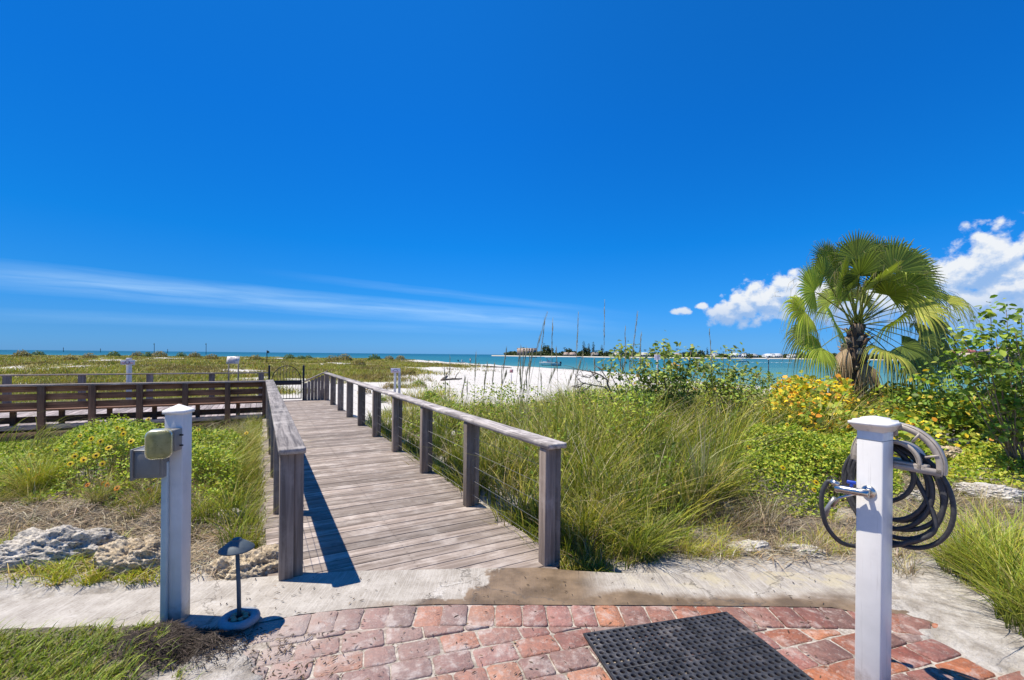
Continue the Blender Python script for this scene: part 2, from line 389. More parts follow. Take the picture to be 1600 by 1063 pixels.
# ------------------------------------------------------------------ materials
def wood(name, axis, c0, c1, c2, weather=.5, sc=1.0):
    m, t, b = new_mat(name); o = t.obj(); at = t.att()
    rnd = t.sep(at)
    off = t.vmath('ADD', o, t.vmath('SCALE', at, None, 37.0))
    s = [26*sc, 26*sc, 26*sc]; s[axis] = 1.3*sc
    s2 = [110*sc, 110*sc, 110*sc]; s2[axis] = 3.5*sc
    g = t.noise(t.map(off, s), 1, 6, .65, .6); g2 = t.noise(t.map(off, s2), 1, 4, .6, .2)
    c = t.mix(t.mr(g, .35, .65), c0, c1)
    c = t.mix(t.mr(g2, .5, .8, 0, .6), c, tuple(x*.5 for x in c0))
    c = t.mix(t.math('MULTIPLY', t.mr(t.noise(off, 3.5*sc, 6, .7), .45, .7), weather), c, c2)
    c = t.mix(1.0, c, t.mix(rnd[0], (.66, .64, .62), (1.25, 1.21, 1.18)), 'MULTIPLY')
    if name == 'deck_wood':      # rusty screw heads over the joists, run-off streaks beside them
        ox, oy, oz = t.sep(o); fy = t.math('FRACT', t.math('DIVIDE', t.math('SUBTRACT', oy, 2.62), .138))
        dy = t.math('MULTIPLY', t.math('SUBTRACT', t.math('ABSOLUTE', t.math('SUBTRACT', fy, .5)), .27), .138)
        dx = t.math('MINIMUM', t.math('ABSOLUTE', t.math('SUBTRACT', ox, .16)), t.math('MINIMUM', t.math('ABSOLUTE', t.math('SUBTRACT', ox, 1.05)), t.math('ABSOLUTE', t.math('SUBTRACT', ox, 1.98))))
        rr = t.math('SQRT', t.math('ADD', t.math('MULTIPLY', dx, dx), t.math('MULTIPLY', dy, dy)))
        c = t.mix(t.mr(rr, .004, .007, .85, 0), c, (.035, .025, .02))
        c = t.mix(t.math('MULTIPLY', t.mr(rr, .0, .04, .35, 0), t.mr(g, .4, .6)), c, (.12, .09, .07))
    t.put(b.inputs['Base Color'], c); b.inputs['Roughness'].default_value = .85
    t.put(b.inputs['Normal'], t.bump(t.math('ADD', g, t.math('MULTIPLY', g2, .6)), .45, .006))
    return m
GREY0, GREY1, GREYW = (.20, .16, .15), (.38, .33, .32), (.62, .57, .56)
W_DECK = wood('deck_wood', 0, (.17, .135, .112), (.35, .295, .258), (.56, .51, .47), .5)
W_DECKY = wood('platform_wood', 1, GREY0, GREY1, GREYW, .5)
W_POST = wood('post_wood', 2, (.15, .118, .096), (.28, .228, .19), (.40, .35, .31), .45)
W_RAIL = wood('handrail_wood', 1, (.13, .115, .11), (.40, .365, .345), (.62, .58, .55), .7)
W_RAILX = wood('cap_wood', 0, (.17, .14, .13), (.36, .31, .29), (.52, .47, .45), .5)
W_BROWN = wood('brown_board_wood', 0, (.105, .050, .028), (.23, .115, .068), (.29, .175, .11), .35)
W_BROWNZ = wood('brown_post_wood', 2, (.10, .052, .030), (.20, .11, .068), (.26, .165, .11), .35)
M_CABLE = simple('steel_cable', (.26, .25, .24), .5, .4, bump=0)
M_IRON = simple('black_iron', (.018, .018, .024), .5, .3)
def foliage(name, trans=.35, rough=.55):
    m, t, b = new_mat(name); at = t.att()
    t.put(b.inputs['Base Color'], at); b.inputs['Roughness'].default_value = rough; b.inputs['Specular IOR Level'].default_value = .3
    tl = t.node('ShaderNodeBsdfTranslucent'); t.put(tl.inputs[0], t.mix(1.0, at, (1.3, 1.35, .7), 'MULTIPLY'))
    mx = t.node('ShaderNodeMixShader'); mx.inputs[0].default_value = trans
    t.l.new(b.outputs[0], mx.inputs[1]); t.l.new(tl.outputs[0], mx.inputs[2]); t.l.new(mx.outputs[0], t.n['Material Output'].inputs[0])
    return m
M_LEAF = foliage('leaf', .26); M_GRASS = foliage('grass_blade', .2, .5); M_DRY = foliage('dry_stems', .1, .85)
def coloured(name, rough=.6, bump=.15, sc=40):
    m, t, b = new_mat(name); n = t.noise(t.obj(), sc, 4)
    t.put(b.inputs['Base Color'], t.mix(1.0, t.att(), t.mix(t.mr(n, .3, .7), (.8, .8, .8), (1.15, 1.15, 1.15)), 'MULTIPLY'))
    b.inputs['Roughness'].default_value = rough; t.put(b.inputs['Normal'], t.bump(n, bump, .004)); return m
M_COL = coloured('painted')
# ------------------------------------------------------------------ patio: concrete and bricks
def sheet(poly, name, mat, z, nx=None, amp=.0, thick=0):
    """polygon cut into a fine triangle fan grid via bmesh, lying at height z"""
    import bmesh
    bm = bmesh.new()
    vs = [bm.verts.new((p[0], p[1], z)) for p in poly]
    f = bm.faces.new(vs)
    if f.normal.z < 0: f.normal_flip()
    bmesh.ops.triangulate(bm, faces=bm.faces[:])
    for _ in range(4): bmesh.ops.subdivide_edges(bm, edges=bm.edges[:], cuts=1, use_grid_fill=True)
    for v in bm.verts:
        v.co.z += amp*(float(fbm(v.co.x, v.co.y, 2.5))-.5)
    me = bpy.data.meshes.new(name); bm.to_mesh(me); bm.free(); me.materials.append(mat)
    o = bpy.data.objects.new(name, me); COL.objects.link(o); return o
def concrete_mat():
    m, t, b = new_mat('worn_concrete'); p = t.pos(); x, y, z = t.sep(p)
    n = t.noise(p, 5, 8, .65); f = t.noise(p, 90, 4, .6)
    br = t.noise(t.map(p, (110, 5, 1), rot=(0, 0, .12)), 1, 3, .5)
    c = t.mix(t.mr(n, .3, .7), (.29, .255, .215), (.45, .41, .36))
    c = t.mix(t.mr(f, .45, .8, 0, .5), c, (.16, .13, .10))
    c = t.mix(t.mr(br, .45, .7, 0, .4), c, (.58, .54, .49))
    c = t.mix(t.mr(t.noise(p, 3.2, 7, .75, .6), .58, .68, 0, .6), c, (.64, .61, .57))
    # tannin stained, still damp stretch
    e = t.math('ADD', t.math('MULTIPLY', t.math('SUBTRACT', t.noise(p, 2.4, 5, .6, .4), .5), 1.1), x)
    d = t.math('MULTIPLY', t.mr(e, -.25, -.19), t.mr(e, 3.2, 2.0))
    low = t.mr(t.math('ADD', y, t.math('MULTIPLY', t.math('SUBTRACT', t.noise(p, 2.0, 5, .6), .5), .5)), 3.12, 2.98)
    d = t.math('MULTIPLY', d, t.math('MAXIMUM', low, t.mr(x, .75, .45)))
    strip = t.math('MULTIPLY', t.mr(e, -.95, -.6), t.mr(t.math('ADD', y, t.math('MULTIPLY', t.math('SUBTRACT', n, .5), .3)), 2.97, 2.93))
    d = t.math('MAXIMUM', d, strip)
    st_ = t.mix(t.mr(t.noise(p, 4, 5, .6), .35, .65), (.12, .08, .045), (.24, .165, .10))
    c = t.mix(t.math('MULTIPLY', d, .97), c, st_)
    ye = t.math('MULTIPLY', t.mr(y, 3.05, 3.25), t.mr(x, .6, 1.2))
    c = t.mix(t.math('MULTIPLY', ye, t.mr(n, .46, .6, 0, .45)), c, (.40, .33, .16))
    cr_ = t.node('ShaderNodeTexVoronoi', feature='DISTANCE_TO_EDGE'); t.put(cr_.inputs['Vector'], t.vmath('ADD', p, t.vmath('SCALE', t.comb(n, t.noise(p, 6, 4), 0), None, .35))); cr_.inputs['Scale'].default_value = .9
    c = t.mix(t.mr(cr_.outputs['Distance'], .0, .008, .7, 0), c, (.10, .085, .07))
    c = t.mix(t.mr(t.noise(p, 34, 7, .8), .56, .66, 0, .55), c, (.19, .155, .12))
    t.put(b.inputs['Base Color'], c)
    t.put(b.inputs['Roughness'], t.mr(d, 0, 1, .9, .45))
    t.put(b.inputs['Normal'], t.bump(t.math('ADD', f, t.math('MULTIPLY', br, .7)), .35, .006)); return m
top_px = [(0, 942), (90, 934), (180, 927), (300, 911), (380, 904), (458, 899), (555, 893), (650, 891), (742, 889), (842, 888), (900, 893), (980, 897), (1060, 896), (1140, 895), (1220, 893), (1300, 893), (1365, 899), (1420, 915), (1470, 950)]
bot_px = [(1490, 985), (1400, 966), (1330, 956), (1300, 950), (1180, 948), (1030, 947), (860, 946), (700, 945), (620, 947), (540, 953), (470, 961), (400, 975), (372, 1010), (360, 1063), (350, 1300), (-300, 1300), (-300, 948)]
def jig(pts, a=.012):
    return [(p[0]+rng.uniform(-a, a), p[1]+rng.uniform(-a, a)) for p in pts]
top = [P(*p)[:2] for p in top_px]; bot = [P(*p)[:2] for p in bot_px]
M_CONC = concrete_mat()
struct(sheet(top+bot, 'concrete_path', M_CONC, .004, amp=.004))
# bricks
def brick_mat():
    m, t, b = new_mat('old_brick'); p = t.pos(); x, y, z = t.sep(p); at = t.att()
    n = t.noise(p, 14, 7, .7); f = t.noise(p, 70, 5, .7); k = t.noise(p, 5, 5, .65, .5)
    c = t.mix(1.0, at, t.mix(t.mr(n, .3, .7), (.72, .72, .75), (1.25, 1.2, 1.15)), 'MULTIPLY')
    c = t.mix(t.mr(f, .5, .7, 0, .7), c, (.10, .05, .035))
    c = t.mix(t.mr(t.noise(p, 9, 6, .7, .3), .50, .72, 0, .6), c, (.34, .22, .18))
    white = t.math('MULTIPLY', t.mr(k, .50, .62), t.mr(n, .36, .62))
    c = t.mix(t.math('MULTIPLY', white, t.mr(x, .9, -.9, .5, .95)), c, (.56, .49, .44))
    film = t.mr(t.math('ADD', x, t.math('MULTIPLY', t.math('SUBTRACT', n, .5), .9)), -.78, -1.45)
    c = t.mix(film, c, (.40, .33, .28))
    c = t.mix(t.mr(x, 1.3, -.9, .06, .42), c, (.44, .35, .32))
    c = t.mix(t.mr(t.noise(p, 26, 6, .75), .52, .66, 0, .5), c, (.50, .43, .38))
    dk = t.mr(t.noise(p, 2.2, 4, .5), .55, .68, 0, .35)
    c = t.mix(dk, c, t.mix(1.0, c, (.55, .48, .45), 'MULTIPLY'))
    t.put(b.inputs['Base Color'], c)
    t.put(b.inputs['Roughness'], t.mr(dk, 0, .45, .8, .5))
    t.put(b.inputs['Normal'], t.bump(t.math('ADD', n, t.math('MULTIPLY', f, .7)), .9, .016)); return m
def grout_mat():
    m, t, b = new_mat('sandy_joint'); p = t.pos(); n = t.noise(p, 30, 6, .7)
    c = t.mix(t.mr(n, .35, .65), (.23, .19, .15), (.50, .45, .39)); c = t.mix(t.mr(t.noise(p, 4, 4), .5, .65, 0, .4), c, (.16, .13, .10))
    t.put(b.inputs['Base Color'], c); b.inputs['Roughness'].default_value = .95; t.put(b.inputs['Normal'], t.bump(n, .6, .01)); return m
struct(sheet([(-1.50, 2.84), (-.9, 2.90), (0, 2.93), (2.3, 2.93), (2.9, 2.75), (3.2, 2.2), (3.4, .6), (-1.1, .6), (-1.45, 1.9)], 'patio_bed', grout_mat(), -.003, amp=.004))
PAL = [(.34, .19, .15), (.30, .20, .17), (.33, .13, .10), (.42, .16, .07), (.29, .12, .08), (.26, .12, .09), (.27, .085, .055), (.22, .08, .06), (.33, .11, .055), (.20, .095, .075), (.40, .13, .05), (.25, .11, .085), (.17, .085, .065), (.29, .085, .055)]
def clip_poly(pts, nx, ny, d):
    out = []
    for i in range(len(pts)):
        a, b = pts[i], pts[(i+1) % len(pts)]; da = a[0]*nx+a[1]*ny-d; db = b[0]*nx+b[1]*ny-d
        if da <= 0: out.append(a)
        if (da <= 0) != (db <= 0): k = da/(da-db); out.append((a[0]+(b[0]-a[0])*k, a[1]+(b[1]-a[1])*k))
    return out
def brick(mb, x, y, w, l, rz, clip=None):
    c = np.array(PAL[rng.integers(len(PAL))])*rng.uniform(.85, 1.15)
    h = .028; z = rng.uniform(-.005, .004)-.002
    tilt = Matrix.Rotation(rng.uniform(-.014, .014), 3, 'X') @ Matrix.Rotation(rng.uniform(-.014, .014), 3, 'Y')
    # rounded octagon-ish outline so that corners look worn
    k = .014; a = w/2; d = l/2; js = lambda: rng.uniform(-.004, .004)
    out = [(-a+k, -d), (0, -d), (a-k, -d), (a, -d+k), (a, 0), (a, d-k), (a-k, d), (0, d), (-a+k, d), (-a, d-k), (-a, 0), (-a, -d+k)]
    out = [(q[0]+js(), q[1]+js()) for q in out]
    if clip is not None:
        nx, ny, dd = clip; cz, sz = math.cos(rz), math.sin(rz); out = clip_poly(out, nx*cz+ny*sz, -nx*sz+ny*cz, dd-(nx*x+ny*y))
        if len(out) < 3: return
        q = np.array(out); ar = .5*abs(np.dot(q[:, 0], np.roll(q[:, 1], 1))-np.dot(q[:, 1], np.roll(q[:, 0], 1)))
        if ar < .0025: return
    out = np.array(out); n = len(out); cen = out.mean(0)
    V = []
    for (sc, zz) in ((1.0, -.02), (1.0, h-.009), (.975, h-.003), (.93, h)):
        for q in out: V.append((cen[0]+(q[0]-cen[0])*sc, cen[1]+(q[1]-cen[1])*sc, zz))
    V.append((cen[0], cen[1], h+.0015)); V = np.array(V) @ np.array(tilt).T
    V[:, 2] += z-.02
    cz, sz = math.cos(rz), math.sin(rz)
    V = np.stack([V[:,0]*cz-V[:,1]*sz+x, V[:,0]*sz+V[:,1]*cz+y, V[:,2]], 1)
    Q = []; T = []
    for i in range(3):
        for j in range(n):
            q = (j+1) % n; Q.append([i*n+j, i*n+q, (i+1)*n+q, (i+1)*n+j])
    for j in range(n): T.append([3*n+j, 3*n+(j+1) % n, 4*n])
    mb.add(V, Q, T, c)
mbk = MB()
# soldier course under the concrete band
edge = [P(x, y)[:2] for x, y in [(250, 1000), (400, 972), (470, 961), (540, 953), (620, 947.5), (700, 945.5), (860, 946.5), (1030, 947), (1180, 948), (1300, 950), (1400, 958), (1500, 985)]]
ex = np.array(edge); seg = np.r_[0, np.cumsum(np.linalg.norm(np.diff(ex, axis=0), axis=1))]
d = .30
while d < seg[-1]-.1:
    w = rng.uniform(.148, .168)
    x = np.interp(d+w/2, seg, ex[:, 0]); y = np.interp(d+w/2, seg, ex[:, 1])
    x2 = np.interp(d+w/2+.05, seg, ex[:, 0]); y2 = np.interp(d+w/2+.05, seg, ex[:, 1]); a = math.atan2(y2-y, x2-x)
    brick(mbk, x+math.sin(a)*.115, y-math.cos(a)*.115, w-.009, .219, a); d += w
BR = R(17)
row = 0; v = -2.4
while v < 3.5:
    wr = rng.uniform(.152, .172); u = -3.0+rng.uniform(0, .2); row += 1
    while u < 4.2:
        lw = rng.choice([.17, .21, .235, .245])
        cxu, cyv = u+lw/2, v+wr/2
        x = cxu*math.cos(BR)-cyv*math.sin(BR); y = cxu*math.sin(BR)+cyv*math.cos(BR)
        ye = np.interp(x, ex[:, 0], ex[:, 1])
        sl_ = (np.interp(x+.06, ex[:, 0], ex[:, 1])-np.interp(x-.06, ex[:, 0], ex[:, 1]))/.12; nn_ = math.hypot(sl_, 1)
        if y < ye-.10 and y > .7 and -1.40 < x < 3.0 and not (x > 2.35 and y > 2.3):
            brick(mbk, x, y, lw-.0095, wr-.0095, BR+rng.uniform(-.012, .012), (-sl_/nn_, 1/nn_, (-sl_*x+ye)/nn_-.236))
        u += lw
    v += wr
struct(mbk.build('brick_patio', brick_mat(), smooth=False))
# ------------------------------------------------------------------ boardwalk deck
def deck():
    mb = MB(); s = 2.62
    while s < 16.95:
        w = .138; t0 = .06+rng.uniform(-.012, .012); t1 = 2.09+rng.uniform(-.012, .012)
        if s < 3.0: t1 = 2.09-(3.0-s)*.5
        mb.box(((t0+t1)/2, s+w/2, -.02+rng.uniform(-.0015, .0015)), (t1-t0, w-.010, .038), col=rng.random(3), rz=rng.uniform(-.0012, .0012))
        s += w
    o = mb.build('boardwalk', W_DECK, bevel=.003, rz=TH); struct(o)
    fr = MB()
    for t in (.14, 1.05, 1.98): fr.box((t, 10, -.10), (.045, 14.4, .115), col=rng.random(3))
    struct(fr.build('boardwalk_joists', W_BROWNZ, rz=TH))
    # platform
    mp = MB(); t = .04
    while t > -14:
        w = .138; mp.box((t-w/2, 15.25, -.02+rng.uniform(-.001, .001)), (w-.008, 4.74, .038), col=rng.random(3)); t -= w
    struct(mp.build('viewing_platform', W_DECKY, bevel=.003, rz=TH))
    ff = MB()
    ff.box((-7, 12.80, -.215), (14.1, .05, .30), col=(.3, .3, .3)); ff.box((-7, 17.66, -.215), (14.1, .05, .3), col=(.6, .3, .3))
    struct(ff.build('platform_fascia', wood('fascia_wood', 0, (.09, .05, .03), (.20, .12, .07), (.30, .2, .13), .5), rz=TH))
deck()
def rounded_cap(mb, x0, x1, y0, y1, z, th, rad=.03, col=(.5, .5, .5), nseg=40, round0=True):
    """long flat handrail board along y, rounded near end corners, eased top edge"""
    out = []
    def arc(cx, cy, a0, a1):
        for k in range(5):
            a = a0+(a1-a0)*k/4; out.append((cx+rad*math.cos(a), cy+rad*math.sin(a)))
    arc(x0+rad, y0+rad, math.pi, 1.5*math.pi); arc(x1-rad, y0+rad, 1.5*math.pi, 2*math.pi)
    out += [(x1, y1), (x0, y1)]
    out = np.array(out); n = len(out); c = out.mean(0); V = []
    for (ins, zz) in ((0, z-th/2), (0, z+th/2-.008), (.003, z+th/2-.003), (.008, z+th/2)):
        q = out.copy(); q[:, 0] = np.clip(q[:, 0], x0+ins, x1-ins); q[:, 1] = np.maximum(q[:, 1], y0+ins)
        V += [(a, b, zz) for a, b in q]
    Q = [[i*n+j, i*n+(j+1) % n, (i+1)*n+(j+1) % n, (i+1)*n+j] for i in range(3) for j in range(n)]
    T = []
    for j in range(1, n-1): T += [[3*n, 3*n+j, 3*n+j+1], [0, j+1, j]]
    mb.add(V, Q, T, col)
def railing(label, t, s0, nposts, side, s1, spacing=1.5, turn=False, cab=True):
    """cable railing along the walk; side=+1: thin second board outboard"""
    o = root('cable_railing', label, 'railing', L(t, s0, 0), TH, 'cable railings of the boardwalk')
    for i in range(nposts):
        mb = MB(); y = i*spacing; c = rng.random(3)
        mb.box((-.028, y, .385), (.092, .092, 1.0), col=c, rz=rng.uniform(-.01, .01))
        mb.box((.050, y+.008, .39), (.062, .07, .985), col=rng.random(3))
        mb.build('post', W_POST, o, bevel=.004)
    ln = s1-s0; cuts = [-.10]
    while cuts[-1] < ln-.2: cuts.append(min(ln, cuts[-1]+rng.choice([3.0, 3.1])))
    for a, b in zip(cuts[:-1], cuts[1:]):
        h = MB(); rounded_cap(h, -.085, .09, a+.002, b-.002, .912, .038, .02 if a < 0 else .002, col=rng.random(3))
        h.build('handrail', W_RAIL, o)
    if cab:
        for z in (.12, .27, .42, .57, .72):
            m = MB(); m.tube([(0, 0, z), (0, (nposts-1)*spacing, z)], .0017, 6); m.build('cable', M_CABLE, o, smooth=True)
    return o
railing('long weathered railing with steel cables beside the tall dune grass', 1.97, 2.93, 10, 1, 16.7)
railing('short weathered railing with steel cables beside the daisy bed, meeting the bench', .20, 3.60, 7, -1, 12.75)
# wing of close boards beside the gate
def wing():
    o = root('baluster_panel', 'short panel of close vertical boards with a sloping cap beside the iron gate', 'fence panel', L(1.32, 16.72), TH)
    n = 7
    for i in range(n):
        t = .02+i*.105; z = .60+.30*i/(n-1)
        m = MB(); m.box((t, 0, z/2-.02), (.092, .07, z), col=rng.random(3)); m.build('board', W_POST, o, bevel=.004)
    m = MB(); m.box((.33, 0, .80), (.80, .12, .035), col=(.4, .4, .4), tilt=Matrix.Rotation(-math.atan2(.30, .63), 3, 'Y')); m.build('cap', W_RAILX, o)
wing()
def gate():
    o = root('iron_gate', 'black iron arched gate at the far end of the boardwalk', 'gate', L(.28, 16.78), TH)
    wdt = .98
    for t in (-.02, wdt+.02):
        m = MB(); m.box((t, 0, .58), (.06, .06, 1.18)); m.add([(t-.03, -.03, 1.17), (t+.03, -.03, 1.17), (t+.03, .03, 1.17), (t-.03, .03, 1.17), (t, 0, 1.2)], None, [[0, 1, 4], [1, 2, 4], [2, 3, 4], [3, 0, 4]])
        m.build('gate_post', M_IRON, o, bevel=.003)
    m = MB(); m.box((wdt/2, 0, .60), (wdt-.06, .04, .15)); m.box((wdt/2, 0, .07), (wdt-.06, .03, .03)); m.box((.05, 0, .36), (.03, .03, .6)); m.box((wdt-.05, 0, .36), (.03, .03, .6))
    m.build('frame', M_IRON, o, bevel=.002)
    m = MB(); a = np.linspace(0, math.pi, 28); m.tube(np.stack([wdt/2+.43*np.cos(a), a*0, .66+.50*np.sin(a)], 1), .014, 6); m.build('arch', M_IRON, o, smooth=True)
    for i in range(9):
        t = .12+i*(wdt-.24)/8; u = (t-wdt/2)/.43; zt = .66+.5*math.sqrt(max(0, 1-u*u))
        m = MB(); m.tube([(t, 0, .08), (t, 0, zt)], .0075, 6); m.build('bar', M_IRON, o)
gate()
# ------------------------------------------------------------------ platform bench-back and rear railing
def tfor(px, s):
    a, _, _ = ray(px, 600); # plane s const: -x st + y ct = s
    y = s/(ct-a*st); return invL(a*y, y)[0]
def bench():
    s0 = 12.74
    pts = [tfor(p, s0) for p in (-95, -15, 66, 145, 219, 290, 356, 414)]
    o = root('slatted_bench', 'long dark brown bench with a slatted backrest along the platform edge', 'bench', L(0, s0), TH)
    tl, tr_ = pts[0]-.1, pts[-1]+.06
    for t in pts:
        m = MB(); m.box((t, -.03, .22), (.11, .095, 1.30), col=rng.random(3)); m.build('post', W_BROWNZ, o, bevel=.004)
    for (z0, z1) in ((.750, .862), (.578, .706), (.405, .532)):
        for a, b in zip(pts[:-1], pts[1:]):
            m = MB(); m.box(((a+b)/2, .04, (z0+z1)/2), (b-a-.006, .035, z1-z0), col=rng.random(3)); m.build('backrest_board', W_BROWN, o, bevel=.003)
    m = MB(); m.box(((tl+tr_)/2, 0, .885), (tr_-tl, .15, .036), col=(.5, .5, .5)); m.build('cap', W_RAILX, o, bevel=.004)
    m = MB()
    for k in range(3): m.box(((tl+tr_)/2, .14+k*.145, .365), (tr_-tl, .135, .036), col=rng.random(3))
    m.build('seat', W_BROWN, o, bevel=.003)
    m = MB(); m.box(((tl+tr_)/2, .44, .14), (tr_-tl, .04, .13), col=(.4, .4, .4)); m.build('skirt_board', W_BROWN, o, bevel=.003)
    for t in pts[1:-1]:
        m = MB(); m.box((t+.20, .36, .17), (.085, .085, .34), col=rng.random(3)); m.build('leg', W_BROWNZ, o, bevel=.004)
    m = MB(); m.box(((tl+tr_)/2, .06, .03), (tr_-tl, .09, .085), col=(.5, .5, .5)); m.build('kerb_rail', W_RAILX, o, bevel=.004)
    # rear railing
    s1 = 17.55
    o = root('cable_railing', 'rear platform railing of grey posts with a thin cap and cables', 'railing', L(0, s1), TH)
    ps = [tfor(p, s1) for p in (-110, 11, 128, 234, 331, 408)]
    for t in ps:
        m = MB(); m.box((t, 0, .40), (.16, .09, .98), col=rng.random(3)); m.build('post', W_POST, o, bevel=.004)
    a, b = ps[0]-.1, ps[-1]+.25
    m = MB(); m.box(((a+b)/2, 0, .905), (b-a, .13, .034), col=(.5, .5, .5)); m.build('cap', W_RAILX, o)
    for z in (.15, .32, .49, .66): m = MB(); m.tube([(a, 0, z), (b, 0, z)], .004, 6); m.build('cable', M_CABLE, o)
bench()
# ------------------------------------------------------------------ foreground posts
M_VINYL = simple('white_vinyl', (.80, .77, .73), .35, var=.04, scale=8, bump=.04, dirt=((.42, .42, .40), .35))
M_VINYLG = simple('weathered_vinyl', (.66, .63, .60), .4, var=.06, scale=8, bump=.04, dirt=((.34, .36, .37), .5))
for _m in (M_VINYL, M_VINYLG):      # splashed dirt at the foot, rain streaks
    t = NT(_m.node_tree); b_ = t.n['Principled BSDF']; src = b_.inputs['Base Color'].links[0].from_socket; oo = t.obj(); z_ = t.sep(oo)[2]
    k_ = t.math('MULTIPLY', t.mr(t.math('ADD', z_, t.math('MULTIPLY', t.noise(oo, 25, 5, .7), .22)), .26, .10), .7)
    c_ = t.mix(t.mr(t.noise(t.map(oo, (60, 60, 2.5)), 1, 5, .7), .55, .75, 0, .4), src, (.36, .33, .28))
    t.put(b_.inputs['Base Color'], t.mix(k_, c_, (.24, .18, .12)))
M_GREYBOX = simple('grey_enamel', (.19, .185, .175), .4, var=.07, scale=12, dirt=((.25, .26, .26), .3))
M_GREYLT = simple('pale_conduit', (.50, .56, .54), .5, var=.08, scale=10, dirt=((.25, .28, .27), .4))
M_BUBBLE = None
def bubble_mat():
    m, t, b = new_mat('yellowed_clear_plastic'); n = t.noise(t.obj(), 25, 5, .7)
    t.put(b.inputs['Base Color'], t.mix(t.mr(n, .35, .65), (.40, .37, .14), (.60, .55, .26)))
    b.inputs['Roughness'].default_value = .3; b.inputs['Transmission Weight'].default_value = .55; b.inputs['IOR'].default_value = 1.3
    return m
M_BUBBLE = bubble_mat()
def rbox(mb, c, size, rad, rz=0, col=None, n=5, dome=0):
    """box with rounded outline in x-z and a slightly domed face towards -y"""
    w, d, h = size; out = []
    for (sx, sz, a0) in ((1, 1, 0), (-1, 1, .5), (-1, -1, 1), (1, -1, 1.5)):
        for k in range(n):
            a = (a0+.5*k/(n-1))*math.pi
            out.append((sx*(w/2-rad)+rad*math.cos(a), sz*(h/2-rad)+rad*math.sin(a)))
    out = np.array(out); m = len(out); V = []
    lay = [(1, d/2), (1, -d/2+.02), (.97, -d/2+.008), (.88, -d/2+.001), (.5, -d/2-dome*.7), (0.02, -d/2-dome)]
    for sc, y in lay: V += [(a*sc, y, b*sc) for a, b in out]
    Q = [[i*m+j, (i+1)*m+j, (i+1)*m+(j+1) % m, i*m+(j+1) % m] for i in range(len(lay)-1) for j in range(m)]
    V = np.array(V); T = [[0, j, j+1] for j in range(1, m-1)]
    cz, sz = math.cos(rz), math.sin(rz)
    V = np.stack([V[:,0]*cz-V[:,1]*sz, V[:,0]*sz+V[:,1]*cz, V[:,2]], 1)+np.array(c)
    mb.add(V, Q, T, col)
def utility_post():
    base = P(276, 974); rz = R(8)
    o = root('utility_post', 'pale vinyl post with a pointed cap carrying electrical boxes beside the path light', 'post', (base[0]-.022, base[1]+.03, 0), rz)
    h = 1.235; q = .05
    m = MB(); m.box((0, 0, h/2-.02), (2*q, 2*q, h+.04)); m.build('shaft', M_VINYLG, o, bevel=.006)
    m = MB(); m.box((0, 0, h+.008), (2*q+.016, 2*q+.016, .02)); e = q+.008; z = h+.018
    m.add([(-e, -e, z), (e, -e, z), (e, e, z), (-e, e, z), (0, 0, z+.035)], None, [[0, 1, 4], [1, 2, 4], [2, 3, 4], [3, 0, 4]]); m.build('cap', M_VINYL, o)
    m = MB(); m.box((-.033, -.064, .47), (.034, .026, .98)); m.build('conduit', M_GREYLT, o, bevel=.005)
    # outlet box with bubble cover, facing the viewer
    m = MB(); m.box((.0, -.085, 1.09), (.095, .07, .125)); m.build('outlet_box', M_GREYBOX, o, bevel=.004)
    m = MB(); rbox(m, (-.018, -.150, 1.078), (.125, .065, .165), .034, R(18), dome=.005); b = m.build('outlet_cover', M_BUBBLE, o, smooth=True)
    m = MB(); rbox(m, (-.018, -.140, 1.078), (.08, .03, .12), .01, R(18)); m.build('outlet_plate', simple('olive_plate', (.16, .16, .10), .6), o)
    for z in (1.055, 1.115):
        m = MB(); m.tube([(.046, -.075, z), (.064, -.072, z)], .005, 8); m.build('screw', M_IRON, o)
    # junction box with raised door on its outer side
    m = MB(); m.box((-.095, -.045, .955), (.150, .13, .155)); m.box((-.095, -.045, 1.036), (.160, .142, .006)); j = m.build('junction_box', M_GREYBOX, o, bevel=.004)
    m = MB(); m.box((-.178, -.045, .955), (.014, .155, .178)); m.build('door', M_GREYBOX, j, bevel=.003)
    m = MB(); m.box((-.095, -.113, .955), (.12, .006, .125)); m.build('side_panel', M_GREYBOX, j, bevel=.002)
utility_post()
M_LAMP = simple('green_grey_metal', (.085, .11, .125), .6, .1, var=.15, dirt=((.16, .18, .18), .4))
